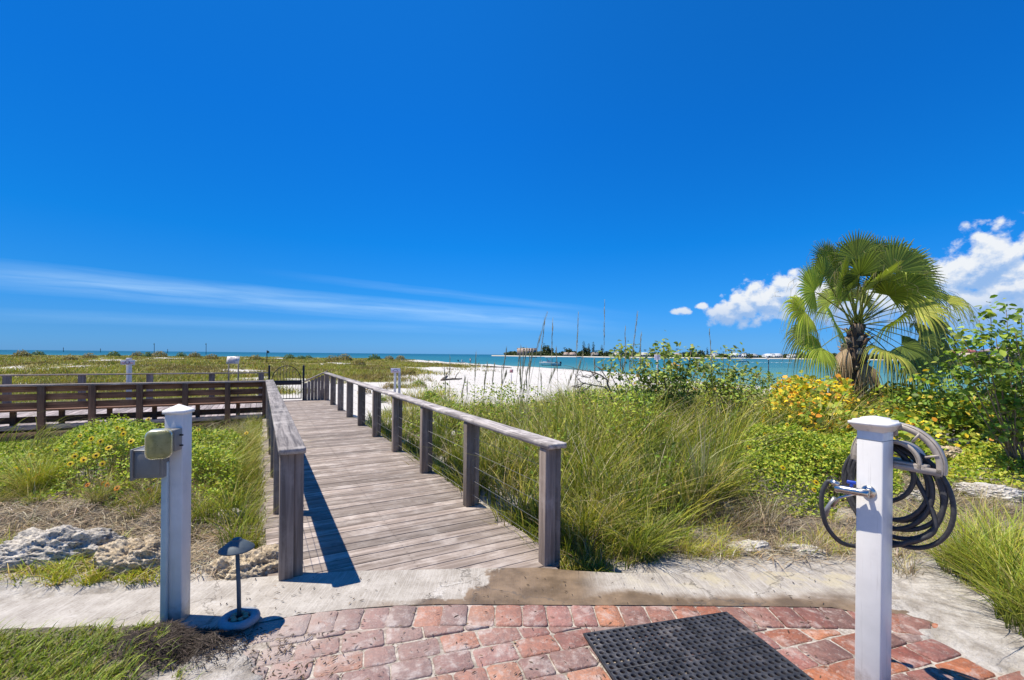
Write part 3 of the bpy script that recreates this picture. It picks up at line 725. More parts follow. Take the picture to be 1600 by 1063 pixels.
def path_light():
    b = P(374, 975)
    o = root('path_light', 'small dark metal path light with a cone hat beside the boulder', 'garden lamp', b)
    m = MB(); m.tube([(0, 0, 0), (-.006, 0, .22), (-.017, 0, .44)], [.0115, .0115, .0105], 12); m.build('stem', M_LAMP, o, smooth=True)
    m = MB(); m.lathe([(.0, .505), (.022, .503), (.026, .497), (.027, .492), (.040, .486), (.092, .447), (.094, .440), (.088, .440), (.03, .474), (.012, .472), (0, .472)], (-.02, 0, 0), 32)
    m.build('shade', M_LAMP, o)
    m = MB(); a = np.linspace(0, 2*math.pi, 25)[:-1]
    V = []; Q = []; n = 24; k = 10; r0, r1 = .082, .027
    for i in range(n):
        for j in range(k):
            b2 = 2*math.pi*j/k; rr = r0+r1*math.cos(b2); V.append((rr*math.cos(a[i]), rr*math.sin(a[i]), .040+.024*math.sin(b2)))
    for i in range(n):
        for j in range(k): Q.append([i*k+j, ((i+1) % n)*k+j, ((i+1) % n)*k+(j+1) % k, i*k+(j+1) % k])
    m.add(V, Q)
    r = m.build('concrete_ring', simple('concrete_ring', (.30, .31, .33), .9, scale=60, bump=.5), smooth=True, loc=P(374, 978)); tag(r, 'grey concrete ring around the foot of the path light', 'ring')
    # pebbles inside
    for i in range(7):
        aa = i*.9; rr = .03+.012*rng.random(); c = P(374, 978)
        pb = rock_obj('pebble', (c[0]+rr*math.cos(aa), c[1]+rr*math.sin(aa), .054), (.017, .014, .011), 50+i, simple('pebble_stone', (.42, .27, .17), .8), sub=2)
        tag(pb, 'tan pebble inside the concrete ring of the path light', 'pebble', 'pebbles in the concrete ring')
def rock_obj(name, loc, size, seed, mat, sub=5, rough=.22, rz=0):
    import bmesh
    bm = bmesh.new(); bmesh.ops.create_icosphere(bm, subdivisions=sub, radius=1)
    V = np.array([v.co[:] for v in bm.verts])
    s = seed*13.7
    d = (fbm(V[:, 0]*1.3+s, V[:, 1]*1.3+V[:, 2]*.9+s, 1, 3)-.5)*.7
    d += (fbm(V[:, 0]*4+s, V[:, 1]*4+V[:, 2]*4, 1, 4)-.5)*rough*1.6 + (fbm(V[:, 0]*11+V[:, 2]*5+s, V[:, 1]*11+V[:, 2]*7, 1, 3)-.5)*rough*.9
    if sub > 3:
        rg = 1-np.abs(2*fbm(V[:, 0]*7+V[:, 2]*3+s, V[:, 1]*7+V[:, 2]*5, 1, 4)-1); d -= .16*np.clip(rg-.86, 0, 1)*3*.5
        d -= .055*(fbm(V[:, 0]*24+V[:, 2]*9+s, V[:, 1]*24+V[:, 2]*13, 1, 2) > .60)
    V = V*(1+d)[:, None]
    V[:, 2] = np.where(V[:, 2] > 0, V[:, 2]**1.0, V[:, 2]*.6)
    V = V*np.array(size)
    for v, c in zip(bm.verts, V): v.co = c
    me = bpy.data.meshes.new(name); bm.to_mesh(me); bm.free(); me.materials.append(mat)
    me.polygons.foreach_set('use_smooth', np.ones(len(me.polygons), bool))
    o = bpy.data.objects.new(name, me); COL.objects.link(o); o.location = loc; o.rotation_euler = (0, 0, rz); return o
def rock_mat(name, c0, c1, dk):
    m, t, b = new_mat(name); o = t.obj(); n = t.noise(o, 9, 8, .72); f = t.noise(o, 38, 6, .7)
    v = t.node('ShaderNodeTexVoronoi'); t.put(v.inputs['Vector'], t.vmath('ADD', o, t.vmath('SCALE', t.comb(n, f, n), None, .06))); v.inputs['Scale'].default_value = 34
    c = t.mix(t.mr(n, .35, .65), c0, c1)
    c = t.mix(t.mr(v.outputs['Distance'], .1, .42, .75, 0), c, dk)
    c = t.mix(t.mr(f, .55, .72, 0, .6), c, dk)
    t.put(b.inputs['Base Color'], c); b.inputs['Roughness'].default_value = .95
    t.put(b.inputs['Normal'], t.bump(t.math('ADD', n, t.math('ADD', f, v.outputs['Distance'])), .8, .02)); return m
RM_G = rock_mat('grey_coral_rock', (.40, .36, .30), (.64, .58, .50), (.07, .06, .055))
RM_T = rock_mat('tan_coral_rock', (.42, .32, .20), (.66, .55, .40), (.16, .12, .07))
RM_W = rock_mat('white_coral_rock', (.45, .40, .33), (.70, .66, .60), (.20, .16, .11))
path_light()
def rocks():
    L_ = [((75, 880), (.46, .24, .20), RM_G, 1, 'pitted grey limestone boulder, the largest of the bed by the concrete path'),
          ((205, 892), (.27, .16, .17), RM_T, 2, 'tan rough boulder between the grey boulder and the utility post'),
          ((385, 893), (.30, .17, .225), RM_T, 3, 'rounded tan boulder behind the path light'),
          ((350, 818), (.14, .10, .09), RM_W, 4, 'small white stone half buried in dry stems behind the path light'),
          ((1175, 862), (.20, .13, .055), RM_W, 5, 'white rock in dry grass at the edge of the concrete, near the dune grass'),
          ((1262, 868), (.19, .12, .05), RM_W, 6, 'white crumbly rock beside the hose post'),
          ((1490, 742), (.26, .2, .16), RM_T, 7, 'tan rock under the vine leaves behind the coiled hose'),
          ((1560, 800), (.30, .2, .09), RM_W, 8, 'pale low rock behind the bright green grass clump'),
          ((1130, 808), (.12, .1, .08), RM_W, 9, 'small white rock deep in the dune grass shade'),
          ((1330, 640), (.35, .25, .25), RM_W, 10, 'white limestone block at the foot of the fan palm'),
          ((1438, 800), (.13, .1, .09), RM_G, 11, 'small grey rock in dry stems behind the hose coil')]
    for (px, size, mt, sd, lab) in L_:
        p = P(*px); 
        if sd == 10: p = W(1350, 640, 8.6)
        z = float(height(p[0], p[1]))
        o = rock_obj('boulder', (p[0], p[1]+size[1]*.4, z+size[2]*.16), size, sd, mt, sub=6, rz=rng.uniform(-.3, .3)); tag(o, lab, 'rock')
rocks()
# ------------------------------------------------------------------ rubber mat
def mat_():
    m_, t, b = new_mat('black_rubber'); o = t.obj(); n = t.noise(o, 12, 6, .7)
    c = t.mix(t.mr(n, .4, .7), (.020, .021, .026), (.060, .060, .068)); c = t.mix(t.mr(t.noise(o, 3, 5, .7), .58, .72, 0, .5), c, (.20, .18, .17))
    t.put(b.inputs['Base Color'], c); b.inputs['Roughness'].default_value = .55; t.put(b.inputs['Normal'], t.bump(n, .3, .004))
    A = P(914, 997); Bp = P(1135, 963); rz = math.atan2(Bp[1]-A[1], Bp[0]-A[0]); wdt = math.hypot(Bp[0]-A[0], Bp[1]-A[1])
    nx, ny = 24, 32; cell = wdt/nx; mb = MB(); r = cell*.36; th = .012; K = 12
    ang = np.array([2*math.pi*k/K+math.pi/K for k in range(K)])
    sq = []
    for a in ang:
        c_, s_ = math.cos(a), math.sin(a); k = .5/max(abs(c_), abs(s_)); sq.append((c_*k*cell, s_*k*cell))
    sq = np.array(sq)
    for i in range(nx):
        for j in range(ny):
            cx, cy = (i+.5)*cell, -(j+.5)*cell
            V = []
            for q in sq: V.append((cx+q[0], cy+q[1], th))
            for (rr, zz) in ((r*1.35, th), (r*1.15, th+.003), (r, th+.0015), (r, 0)):
                for a in ang: V.append((cx+rr*math.cos(a), cy+rr*math.sin(a), zz))
            Q = [[l*K+k, l*K+(k+1) % K, (l+1)*K+(k+1) % K, (l+1)*K+k] for l in range(4) for k in range(K)]
            mb.add(V, Q)
    H = ny*cell
    mb.box((wdt/2, .004, th/2), (wdt+.016, .008, th)); mb.box((-.004, -H/2, th/2), (.008, H, th)); mb.box((wdt+.004, -H/2, th/2), (.008, H, th))
    for k in range(1, 3): mb.box((k*8*cell, -H/2, th+.001), (.008, H, .006))
    for k in range(1, 4): mb.box((wdt/2, -k*8*cell, th+.0012), (wdt, .008, .006))
    o = mb.build('rubber_mat', m_, loc=(A[0], A[1], .012), rz=rz); tag(o, 'black rubber mat full of round drain holes on the brick patio', 'mat')
    o.rotation_euler = (0, 0, rz)
mat_()
# ------------------------------------------------------------------ hose post, tap, holder, hose
M_STEEL = simple('brushed_steel', (.55, .53, .50), .25, 1.0, var=.1, scale=30, bump=.05)
M_HOSE = simple('black_hose', (.045, .044, .046), .55, var=.25, scale=60, bump=.15, dirt=((.12, .12, .12), .3))
M_BLUE = simple('blue_plastic', (.02, .07, .45), .4)
def hose_post():
    Y0 = 2.17; a, _, _ = ray(1366, 800); X0 = a*Y0
    o = root('hose_post', 'white vinyl post with a stepped cap and a steel tap', 'post', (X0, Y0, 0), TH)
    q = .0535; h = 1.26
    m = MB(); m.box((0, 0, h/2-.03), (2*q, 2*q, h+.06)); m.build('shaft', M_VINYL, o, bevel=.006)
    m = MB(); m.box((0, 0, h-.045), (2*q+.002, 2*q+.002, .0015)); m.build('seam', simple('pencil_line', (.12, .12, .12), .8), o)
    m = MB()
    def fr(prof):
        V = []; n = len(prof)
        for (r, z) in prof: V += [(-r, -r, z), (r, -r, z), (r, r, z), (-r, r, z)]
        m.add(V, [[i*4+j, i*4+(j+1) % 4, (i+1)*4+(j+1) % 4, (i+1)*4+j] for i in range(n-1) for j in range(4)]+[[4*n-4, 4*n-3, 4*n-2, 4*n-1]])
    fr([(q+.001, h-.006), (q+.006, h), (q+.020, h+.022), (q+.026, h+.026), (q+.026, h+.038), (q+.015, h+.040), (q+.012, h+.048), (q-.008, h+.050), (q-.012, h+.058), (.0, h+.066)])
    m.build('cap', M_VINYL, o)
    # tap on the outward (-x) face
    zt = 1.6-(768-560)*2.15/711
    m = MB(); m.lathe([(.0, .0), (.03, .0), (.03, .006), (.016, .012), (.0, .012)], sides=24); ob = m.build('flange', M_STEEL, o, smooth=True); ob.rotation_euler = (0, R(-90), 0); ob.location = (-q, .0, zt)
    m = MB(); m.tube([(-q, 0, zt), (-q-.055, 0, zt)], .012, 16); m.tube([(-q-.048, -.022, zt+.002), (-q-.048, -.018, zt+.002), (-q-.050, .020, zt), (-q-.052, .085, zt-.004), (-q-.053, .112, zt-.006), (-q-.053, .116, zt-.006)], [.012, .017, .018, .018, .021, .017], 20); tp = m.build('tap', M_STEEL, o, smooth=True)
    m = MB(); m.tube([(-q-.05, .05, zt+.016), (-q-.05, .05, zt+.032)], .008, 10); m.box((-q-.05, .05, zt+.038), (.016, .036, .014), rz=.3); m.build('tap_handle', M_BLUE, tp, bevel=.003)
    m = MB(); m.tube([(-q-.053, .10, zt+.014), (-q-.060, .135, zt+.022)], .014, 12); m.build('hose_union', M_STEEL, tp, smooth=True)
    m = MB(); m.tube([(-q-.05, .04, zt-.015), (-q-.052, .10, zt-.05), (-q-.055, .13, zt-.10)], [.006, .006, .008], 8); m.build('drain_spout', M_STEEL, tp, smooth=True)
    # strap bits
    # arched hose holder on the far (+x) face
    xh = q+.004
    hol = MB(); n = 30; zc = 1.06; hy = .01; HY = -.055; ZC = 1.115
    def arcstrip(r0, r1, x0, x1, a0, a1, cy, cz, ry=1.0):
        V = []; aa = np.linspace(a0, a1, n)
        for (r, x) in ((r0, x0), (r1, x0), (r1, x1), (r0, x1)):
            V.append(np.stack([np.full(n, x), cy+r*np.cos(aa)*ry, cz+r*np.sin(aa)], 1))
        V = np.concatenate(V); Q = []
        for k in range(4):
            k2 = (k+1) % 4
            for i in range(n-1): Q.append([k*n+i, k2*n+i, k2*n+i+1, k*n+i+1])
        hol.add(V, Q)
    arcstrip(.152, .180, xh, xh+.012, -.15, math.pi+.15, HY, ZC); arcstrip(.085, .10, xh, xh+.012, -.2, math.pi+.2, HY, ZC)
    arcstrip(.176, .183, xh, xh+.03, -.15, math.pi+.15, HY, ZC)
    arcstrip(.082, .088, xh, xh+.10, 0.1, math.pi-.1, HY, ZC)
    for a_ in (.35, 1.0, 1.57, 2.14, 2.8):
        hol.tube([(xh+.006, HY+.12*math.cos(a_), ZC+.12*math.sin(a_)), (xh+.006, HY+.17*math.cos(a_), ZC+.17*math.sin(a_))], .011, 6, flat=.5)
    hol.box((xh+.05, HY, ZC-.005), (.10, .23, .014)); hol.box((xh+.004, HY, ZC-.02), (.008, .34, .03))
    hol.build('hose_holder', simple('taupe_plastic', (.38, .33, .28), .45, bump=.05), o)
    # hose: one continuous coil lying over the holder
    pts = []; loops = 8.0; N = 420
    r_ = np.random.default_rng(5)
    ph = r_.uniform(-.5, .5, 12); zs = [.0, .02, .05, .01, .07, .03, .09, .0, .02]; rs = [.12, .14, .16, .15, .185, .17, .205, .185, .195]
    for i in range(N):
        u = i/(N-1)*loops; k = min(int(u), 7); f = u-k; a_ = math.pi/2+2*math.pi*f
        g = f*f*(3-2*f)
        rr = rs[k]*(1-g)+rs[k+1]*g; ex_ = (zs[k]*(1-g)+zs[k+1]*g)
        y = hy-(rr-.12)*.55+rr*math.cos(a_)*1.05 + .012*math.sin(3*u)
        cz = zc+.115-rr-ex_*.8
        z = cz+(rr+ex_*.8)*math.sin(a_)
        x = xh+.03+.055*((k*.37+.13) % 1)+.010*math.sin(2.3*u)
        pts.append((x, y, z))
    # lead to the tap: sweeps out past the post and round to the union
    e = pts[-1]
    ctrl = [e, (xh+.05, hy-.20, .86), (xh+.03, hy-.10, .735), (xh, .03, .68), (.03, .085, .665), (-.05, .12, .69), (-.10, .155, .76), (-.125, .168, .85), (-.13, .165, .93), (-.12, .148, zt+.015), (-q-.060, .133, zt+.021)]
    cp = [np.array(c) for c in ctrl]
    for i in range(len(cp)-1):
        p0 = cp[max(0, i-1)]; p1 = cp[i]; p2 = cp[i+1]; p3 = cp[min(len(cp)-1, i+2)]
        for k in range(1, 13):
            s = k/12; pts.append(tuple(.5*((2*p1)+(-p0+p2)*s+(2*p0-5*p1+4*p2-p3)*s*s+(-p0+3*p1-3*p2+p3)*s**3)))
    m = MB(); m.tube(pts, .0105, 10)
    ho = root('garden_hose', 'long black garden hose coiled over the holder on the white post', 'hose', (X0, Y0, 0), TH)
    m.build('hose_tube', M_HOSE, ho, smooth=True)
    m = MB(); dn = [(xh+.03, hy+.20, .86), (xh+.03, hy+.235, .80), (xh+.02, hy+.25, .755)]; m.tube(dn, [.014, .012, .017], 12)
    m.build('nozzle', simple('grey_nozzle', (.30, .29, .29), .4, .5), ho, smooth=True)
hose_post()
# ------------------------------------------------------------------ blades and leaves
def blades(mb, B, H, az, lean, Wd, c0, c1, seg=5, droop=None, power=1.8):
    """B (n,3) bases; tapered arching strips"""
    n = len(B); H = np.broadcast_to(H, n); lean = np.broadcast_to(lean, n); Wd = np.broadcast_to(Wd, n)
    t = np.linspace(0, 1, seg+1)[None, :]
    dr = np.broadcast_to(0 if droop is None else droop, n)[:, None]
    hx = (lean*H)[:, None]*t**power; z = H[:, None]*(t-dr*t**2.2)*np.sqrt(np.clip(1-(lean[:, None]*.6*t)**2*.5, .2, 1))
    dx, dy = np.sin(az)[:, None], np.cos(az)[:, None]
    cx = B[:, 0:1]+hx*dx; cy = B[:, 1:2]+hx*dy; cz = B[:, 2:3]+z
    tw = rng.uniform(-1, 1, n)[:, None]*1.2
    wx = np.cos(az[:, None]+tw); wy = -np.sin(az[:, None]+tw)
    w = Wd[:, None]*.5*np.where(t < .15, .75+t*1.6, (1-((t-.15)/.85)**1.6))
    A = np.stack([cx-wx*w, cy-wy*w, cz], -1); Bv = np.stack([cx+wx*w, cy+wy*w, cz], -1)
    V = np.stack([A[:, :-1], Bv[:, :-1]], 2).reshape(n, seg*2, 3)
    tip = np.stack([cx[:, -1], cy[:, -1], cz[:, -1]], -1)[:, None]
    V = np.concatenate([V, tip], 1); k = seg*2+1
    base = (np.arange(n)*k)[:, None, None]
    q = np.array([[2*i, 2*i+1, 2*i+3, 2*i+2] for i in range(seg-1)])[None]+base
    tr = (np.array([[2*seg-2, 2*seg-1, 2*seg]])[None]+base)
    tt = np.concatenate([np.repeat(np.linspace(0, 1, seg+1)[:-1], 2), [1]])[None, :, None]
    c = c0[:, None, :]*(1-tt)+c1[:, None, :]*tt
    mb.add(V.reshape(-1, 3), q.reshape(-1, 4), tr.reshape(-1, 3), c.reshape(-1, 3))
def leaves(mb, Pn, N, size, col, asp=.55, fold=.18):
    """folded six-point leaves; N = facing normals (n,3)"""
    n = len(Pn); N = N/np.linalg.norm(N, axis=1)[:, None]
    r = rng.normal(size=(n, 3)); u = np.cross(N, r); u /= np.linalg.norm(u, axis=1)[:, None]+1e-9; w = np.cross(N, u)
    s = np.broadcast_to(size, n)[:, None]
    pts = [(0, 0, 0), (.35, asp*.5, fold*.5), (.72, asp*.42, fold*.45), (1, 0, -.05), (.72, -asp*.42, fold*.45), (.35, -asp*.5, fold*.5), (.5, 0, -.02)]
    V = np.stack([Pn+s*(a*u+b*w+c*N) for a, b, c in pts], 1)
    base = (np.arange(n)*7)[:, None, None]
    T = np.array([[0, 1, 6], [1, 2, 6], [2, 3, 6], [3, 4, 6], [4, 5, 6], [5, 0, 6]])[None]+base
    mb.add(V.reshape(-1, 3), None, T.reshape(-1, 3), np.repeat(col, 7, 0))
def mixcol(n, cols, wts, jit=.32):
    cols = np.array(cols); wts = list(wts)[:len(cols)]; wts += [1]*(len(cols)-len(wts)); k = rng.choice(len(cols), n, p=np.array(wts)/sum(wts))
    return cols[k]*rng.uniform(1-jit, 1+jit, (n, 1))*rng.uniform(.92, 1.08, (n, 3))
GR = [(.31, .36, .028), (.44, .44, .035), (.15, .21, .028), (.54, .47, .06), (.64, .50, .18)]
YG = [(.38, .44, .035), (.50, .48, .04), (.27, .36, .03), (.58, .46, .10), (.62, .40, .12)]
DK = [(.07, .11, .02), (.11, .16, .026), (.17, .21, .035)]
DRY = [(.42, .34, .22), (.25, .19, .13), (.54, .47, .36), (.12, .09, .065), (.42, .28, .13)]
def hz(x, y): return height(x, y)
WIND = R(95)          # most blades bend towards +x
def clump(mb, x, y, n, H, rad, c0s, w0, c1s, w1, lean=(.15, .9), wd=(.003, .007), bias=.35, droop=(0, .35)):
    a = rng.uniform(0, 2*math.pi, n); r = rad*np.sqrt(rng.random(n))
    bx = x+r*np.sin(a); by = y+r*np.cos(a); bz = hz(bx, by)-.01
    az = a+rng.normal(0, .6, n); w_ = WIND+rng.normal(0, .8); az = np.where(rng.random(n) < bias, w_+rng.normal(0, .5, n), az)
    h = H*rng.uniform(.35, 1.1, n)
    blades(mb, np.stack([bx, by, bz], 1), h, az, rng.uniform(*lean, n), rng.uniform(*wd, n), mixcol(n, c0s, w0), mixcol(n, c1s, w1), droop=rng.uniform(*droop, n))
def build_dune_grass():
    # tall grass field to the right of the railing, in three depth bands
    mb = MB(); k = 0; tries = 0
    while k < 640 and tries < 20000:
        tries += 1
        y = 3.45+9.2*rng.random()**1.35; x = rng.uniform(-3.5, 6.5)
        t, s = invL(x, y)
        if t < 2.22: continue
        px = CX+FPX*x/y
        fr = np.interp(px, [800, 900, 960, 1060, 1150, 1300, 1500], [3.5, 3.55, 3.6, 3.95, 4.7, 5.6, 6.2])
        if y < fr: continue
        if px > 1330 and rng.random() < .8: continue
        if px > 1140 and y < 5.9: continue
        if px > 1320: continue
        dens = 1 if y < 6.3 else .8
        if px < 700 and y > 6.5 and rng.random() < .5: continue
        if rng.random() > dens: continue
        H = np.interp(y, [3.5, 4.2, 5.5, 8, 12], [.24, .62, 1.02, 1.10, 1.06])*rng.uniform(.8, 1.12)
        if px < 900: H *= np.interp(px, [620, 760, 900], [.5, .72, .9])
        if 900 < px < 1080 and 4.2 < y < 6.8: H *= 1.10
        if y > 6 and px < 860: H *= .75
        n = int(np.interp(y, [3.5, 6, 10], [62, 52, 42]))
        wd = np.interp(y, [3.5, 10], [1.8, 2.7])
        tone = vnoise(np.array([x*1.4+3]), np.array([y*1.4]))[0]
        w1 = [[4, 2, 2, 1, .3], [1.5, 3, .5, 3, .8], [2, .5, 4, .5, .2], [.7, 1.5, .7, 3, 2.2]][int(np.clip(tone*5.5-.8+rng.normal(0, .7), 0, 3))]
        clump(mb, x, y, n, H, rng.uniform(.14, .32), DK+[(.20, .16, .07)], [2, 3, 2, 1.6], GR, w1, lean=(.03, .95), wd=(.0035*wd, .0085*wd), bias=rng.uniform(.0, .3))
        if rng.random() < .75: clump(mb, x, y, 18, H*1.1, .1, DRY[:3]+DK[:1], [1]*4, [(.50, .42, .22), (.40, .30, .16), (.55, .50, .30)], [1]*3, lean=(.1, 1.4), wd=(.003*wd, .006*wd))
        k += 1
    for _ in range(95):       # stiff upright tufts, some of them straw
        px = rng.uniform(640, 1310); y = rng.uniform(4.0, 8.5); x = (px-CX)/FPX*y
        if x*ct+y*st < 2.3 or (px > 1130 and y < 5.8): continue
        k_ = rng.random(); pal = [(.12, .19, .03), (.20, .28, .04), (.33, .38, .05)] if k_ < .5 else ([(.50, .50, .06), (.40, .42, .04)] if k_ < .8 else [(.58, .47, .26), (.44, .34, .18), (.66, .58, .36)])
        clump(mb, x, y, int(rng.uniform(25, 60)), rng.uniform(.75, 1.15)*(1 if px > 860 else .75), rng.uniform(.05, .12), DK, [1]*3, pal, [1]*3, lean=(.02, .45), wd=(.008, .015), bias=0, droop=(0, .12))
    for _ in range(34):       # dead brown hollow in front
        px = rng.uniform(1030, 1210); y = rng.uniform(4.0, 5.0); x = (px-CX)/FPX*y
        clump(mb, x, y, 60, rng.uniform(.18, .42), .12, DRY, [2, 2, 1, 2, 1], DRY+[(.30, .30, .06)], [2, 2, 1, 2, 1, 1.5], lean=(.3, 1.6), wd=(.003, .007))
    n = 420; px = rng.uniform(660, 1320, n); y = rng.uniform(3.9, 8.5, n); x = (px-CX)/FPX*y; ok = (x*ct+y*st > 2.3) & ~((px > 1130) & (y < 5.8)); x, y = x[ok], y[ok]; n = len(x)
    blades(mb, np.stack([x, y, hz(x, y)], 1), rng.uniform(.85, 1.3, n), rng.uniform(0, 6.28, n), rng.uniform(.2, 1.3, n), rng.uniform(.005, .010, n)*np.interp(y, [4, 9], [1, 1.6]), mixcol(n, DK, [1]*3), mixcol(n, GR+[(.62, .55, .35)], [2, 3, 1, 2, 1.5, 1]), seg=7, droop=rng.uniform(.1, .6, n))
    stuff(mb.build('dune_grass', M_GRASS), 'dense tall green dune grass beside the boardwalk railing', 'grass')
    # short bright tufts and dry stems along the concrete edge and in the beds
    mb = MB()
    for _ in range(240):
        px = rng.uniform(850, 1330); y = np.interp(px, [850, 1060, 1330], [3.50, 3.55, 3.7])+abs(rng.normal(0, .32)); x = (px-CX)/FPX*y
        if invL(x, y)[0] < 2.08: continue
        g = rng.random() < .62
        if px > 1120 and rng.random() < .45: continue
        clump(mb, x, y, int(rng.uniform(20, 55)), rng.uniform(.08, .26), .06, YG if g else DRY, [1]*5, YG if g else DRY, [3, 3, 2, 1.5, 1] if g else [1]*5, lean=(.3, 1.3), wd=(.002, .005), bias=.25)
    for _ in range(90):        # creeping along both deck edges
        t = 2.12+abs(rng.normal(0, .12)); s_ = rng.uniform(3.2, 12); x, y, _z = L(t, s_)
        clump(mb, x, y, 34, rng.uniform(.12, .45), .06, DK, [1]*3, YG if rng.random() < .6 else GR, [3, 3, 2, 1.5, 1], lean=(.2, 1.2), wd=(.003, .007))
    for _ in range(120):
        t = -.02-abs(rng.normal(0, .22)); s_ = rng.uniform(4.4, 12.3); x, y, _z = L(t, s_)
        clump(mb, x, y, 50, rng.uniform(.25, .55), .09, DK, [1]*3, YG if rng.random() < .6 else GR, [3, 3, 2, 1.5, 1], lean=(.1, .9), wd=(.004, .008), bias=.0)
    for _ in range(420):       # left bed
        y = rng.uniform(3.5, 7.8); x = rng.uniform(-7.5, -.9)
        t, s = invL(x, y); px = CX+FPX*x/y
        if t > -.12 or px < -40: continue
        fy = np.interp(px, [0, 250, 440], [4.3, 3.9, 3.6])
        if y < fy and rng.random() < .80: continue
        H = np.interp(y, [3.5, 4.5, 6], [.10, .32, .52])*rng.uniform(.6, 1.1)
        g = rng.random()
        pal = YG if g < .45 else (GR if g < .85 else DRY)
        if px < 270 and rng.random() < .25 and y > 5.4: continue
        H *= 1.25
        if px < 240 and y > 6: H *= .55
        clump(mb, x, y, int(rng.uniform(45, 100)), H, rng.uniform(.05, .14), DK+DRY[:2], [1]*5, pal, [1]*5, lean=(.2, 1.3), wd=(.0028, .006))
    for _ in range(230):       # sprigs among the rocks
        px = rng.choice([rng.uniform(-20, 250), rng.normal(150, 45)]); y = rng.uniform(3.12, 3.7); x = (px-CX)/FPX*y
        clump(mb, x, y, int(rng.uniform(12, 34)), rng.uniform(.06, .17), .05, YG, [1]*5, YG, [3, 3, 3, 1, .3], lean=(.3, 1.4), wd=(.004, .009))
    for _ in range(90):       # lower right bed
        y = rng.uniform(3.1, 5.4); px = rng.uniform(1395, 1640); x = (px-CX)/FPX*y
        if y < 3.5 and px < 1480 and rng.random() < .7: continue
        clump(mb, x, y, int(rng.uniform(20, 60)), rng.uniform(.08, .3), .07, DRY, [1]*5, DRY+YG, [1]*5+[.8]*5, lean=(.3, 1.3), wd=(.002, .005))
    stuff(mb.build('short_grass', M_GRASS), 'short yellow green tufts growing along the concrete path and rocks', 'grass')
    # thatch: fallen grey stems
    mb = MB(); n = 20000
    px = np.concatenate([rng.uniform(-60, 450, n*3//5), rng.uniform(900, 1650, n*2//5)])
    y = np.where(px < 500, rng.uniform(3.3, 5.4, n), 3.5+2.3*rng.random(n)**1.4); x = (px-CX)/FPX*y
    t = x*ct+y*st; ok = (t < -.05) | (t > 2.1); ok &= (px < 500) | (px > 1050) | (rng.random(n) < .5)
    ok &= ~((px > 500) & (px < 1360) & (y < 3.65) & (rng.random(n) < .6))
    x, y = x[ok], y[ok]; n = len(x)
    B = np.stack([x, y, hz(x, y)+rng.uniform(0, .035, n)], 1)
    blades(mb, B, rng.uniform(.03, .13, n), rng.uniform(0, 2*math.pi, n), rng.uniform(1.2, 4.0, n), rng.uniform(.003, .008, n), mixcol(n, DRY, [2, 2, 1.5, 1.5, 1]), mixcol(n, DRY, [2, 2, 1.5, 1, 1]), seg=4, droop=rng.uniform(.4, 1.0, n), power=1.1)
    stuff(mb.build('dry_thatch', M_DRY), 'matted grey and straw coloured dead stems lying in the beds', 'dead stems')
    # lawn in the near corner
    mb = MB(); n = 24000
    px = rng.uniform(-260, 330, n); py = rng.uniform(955, 1250, n)
    lim = np.interp(px, [-260, 0, 100, 170, 240, 290, 330], [1015, 992, 990, 975, 974, 1045, 1100])
    yy = HC*FPX/(py-547-.0098*px); x = (px-CX)/FPX*yy
    ok = (py > lim+rng.exponential(6, n)); pat = fbm(x, yy, 5, 3); ok &= (pat > .38+.25*(px > 215)*(py > 1000)) | (rng.random(n) < .12)
    x, yy, pat = x[ok], yy[ok], pat[ok]; n = len(x)
    B = np.stack([x, yy, hz(x, yy)-.005], 1)
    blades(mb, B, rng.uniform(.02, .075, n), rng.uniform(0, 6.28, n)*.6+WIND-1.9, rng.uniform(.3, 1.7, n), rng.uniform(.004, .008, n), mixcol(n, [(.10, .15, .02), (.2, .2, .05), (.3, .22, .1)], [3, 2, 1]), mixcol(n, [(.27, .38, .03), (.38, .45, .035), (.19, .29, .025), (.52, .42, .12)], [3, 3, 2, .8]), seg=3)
    stuff(mb.build('lawn', M_GRASS), 'bright green patchy lawn beside the utility post', 'lawn')
build_dune_grass()
def big_clump(loc, n, H, rad, label, c1w, lean=(.1, 1.3), group='separate dune grass clumps', pal=GR, wd=(.004, .009), bias=.3):
    n = int(n*.62)
    mb = MB(); clump(mb, 0, 0, n, H, rad, DK+DRY[:1], [2, 2, 2, 1], pal, c1w, lean=lean, wd=wd, bias=bias)
    # rebase on the local ground
    z0 = float(height(0, 0)); z1 = float(height(*loc))
    o = mb.build('grass_clump', M_GRASS, loc=(loc[0], loc[1], z1-z0)); tag(o, label, 'grass clump', group); return o
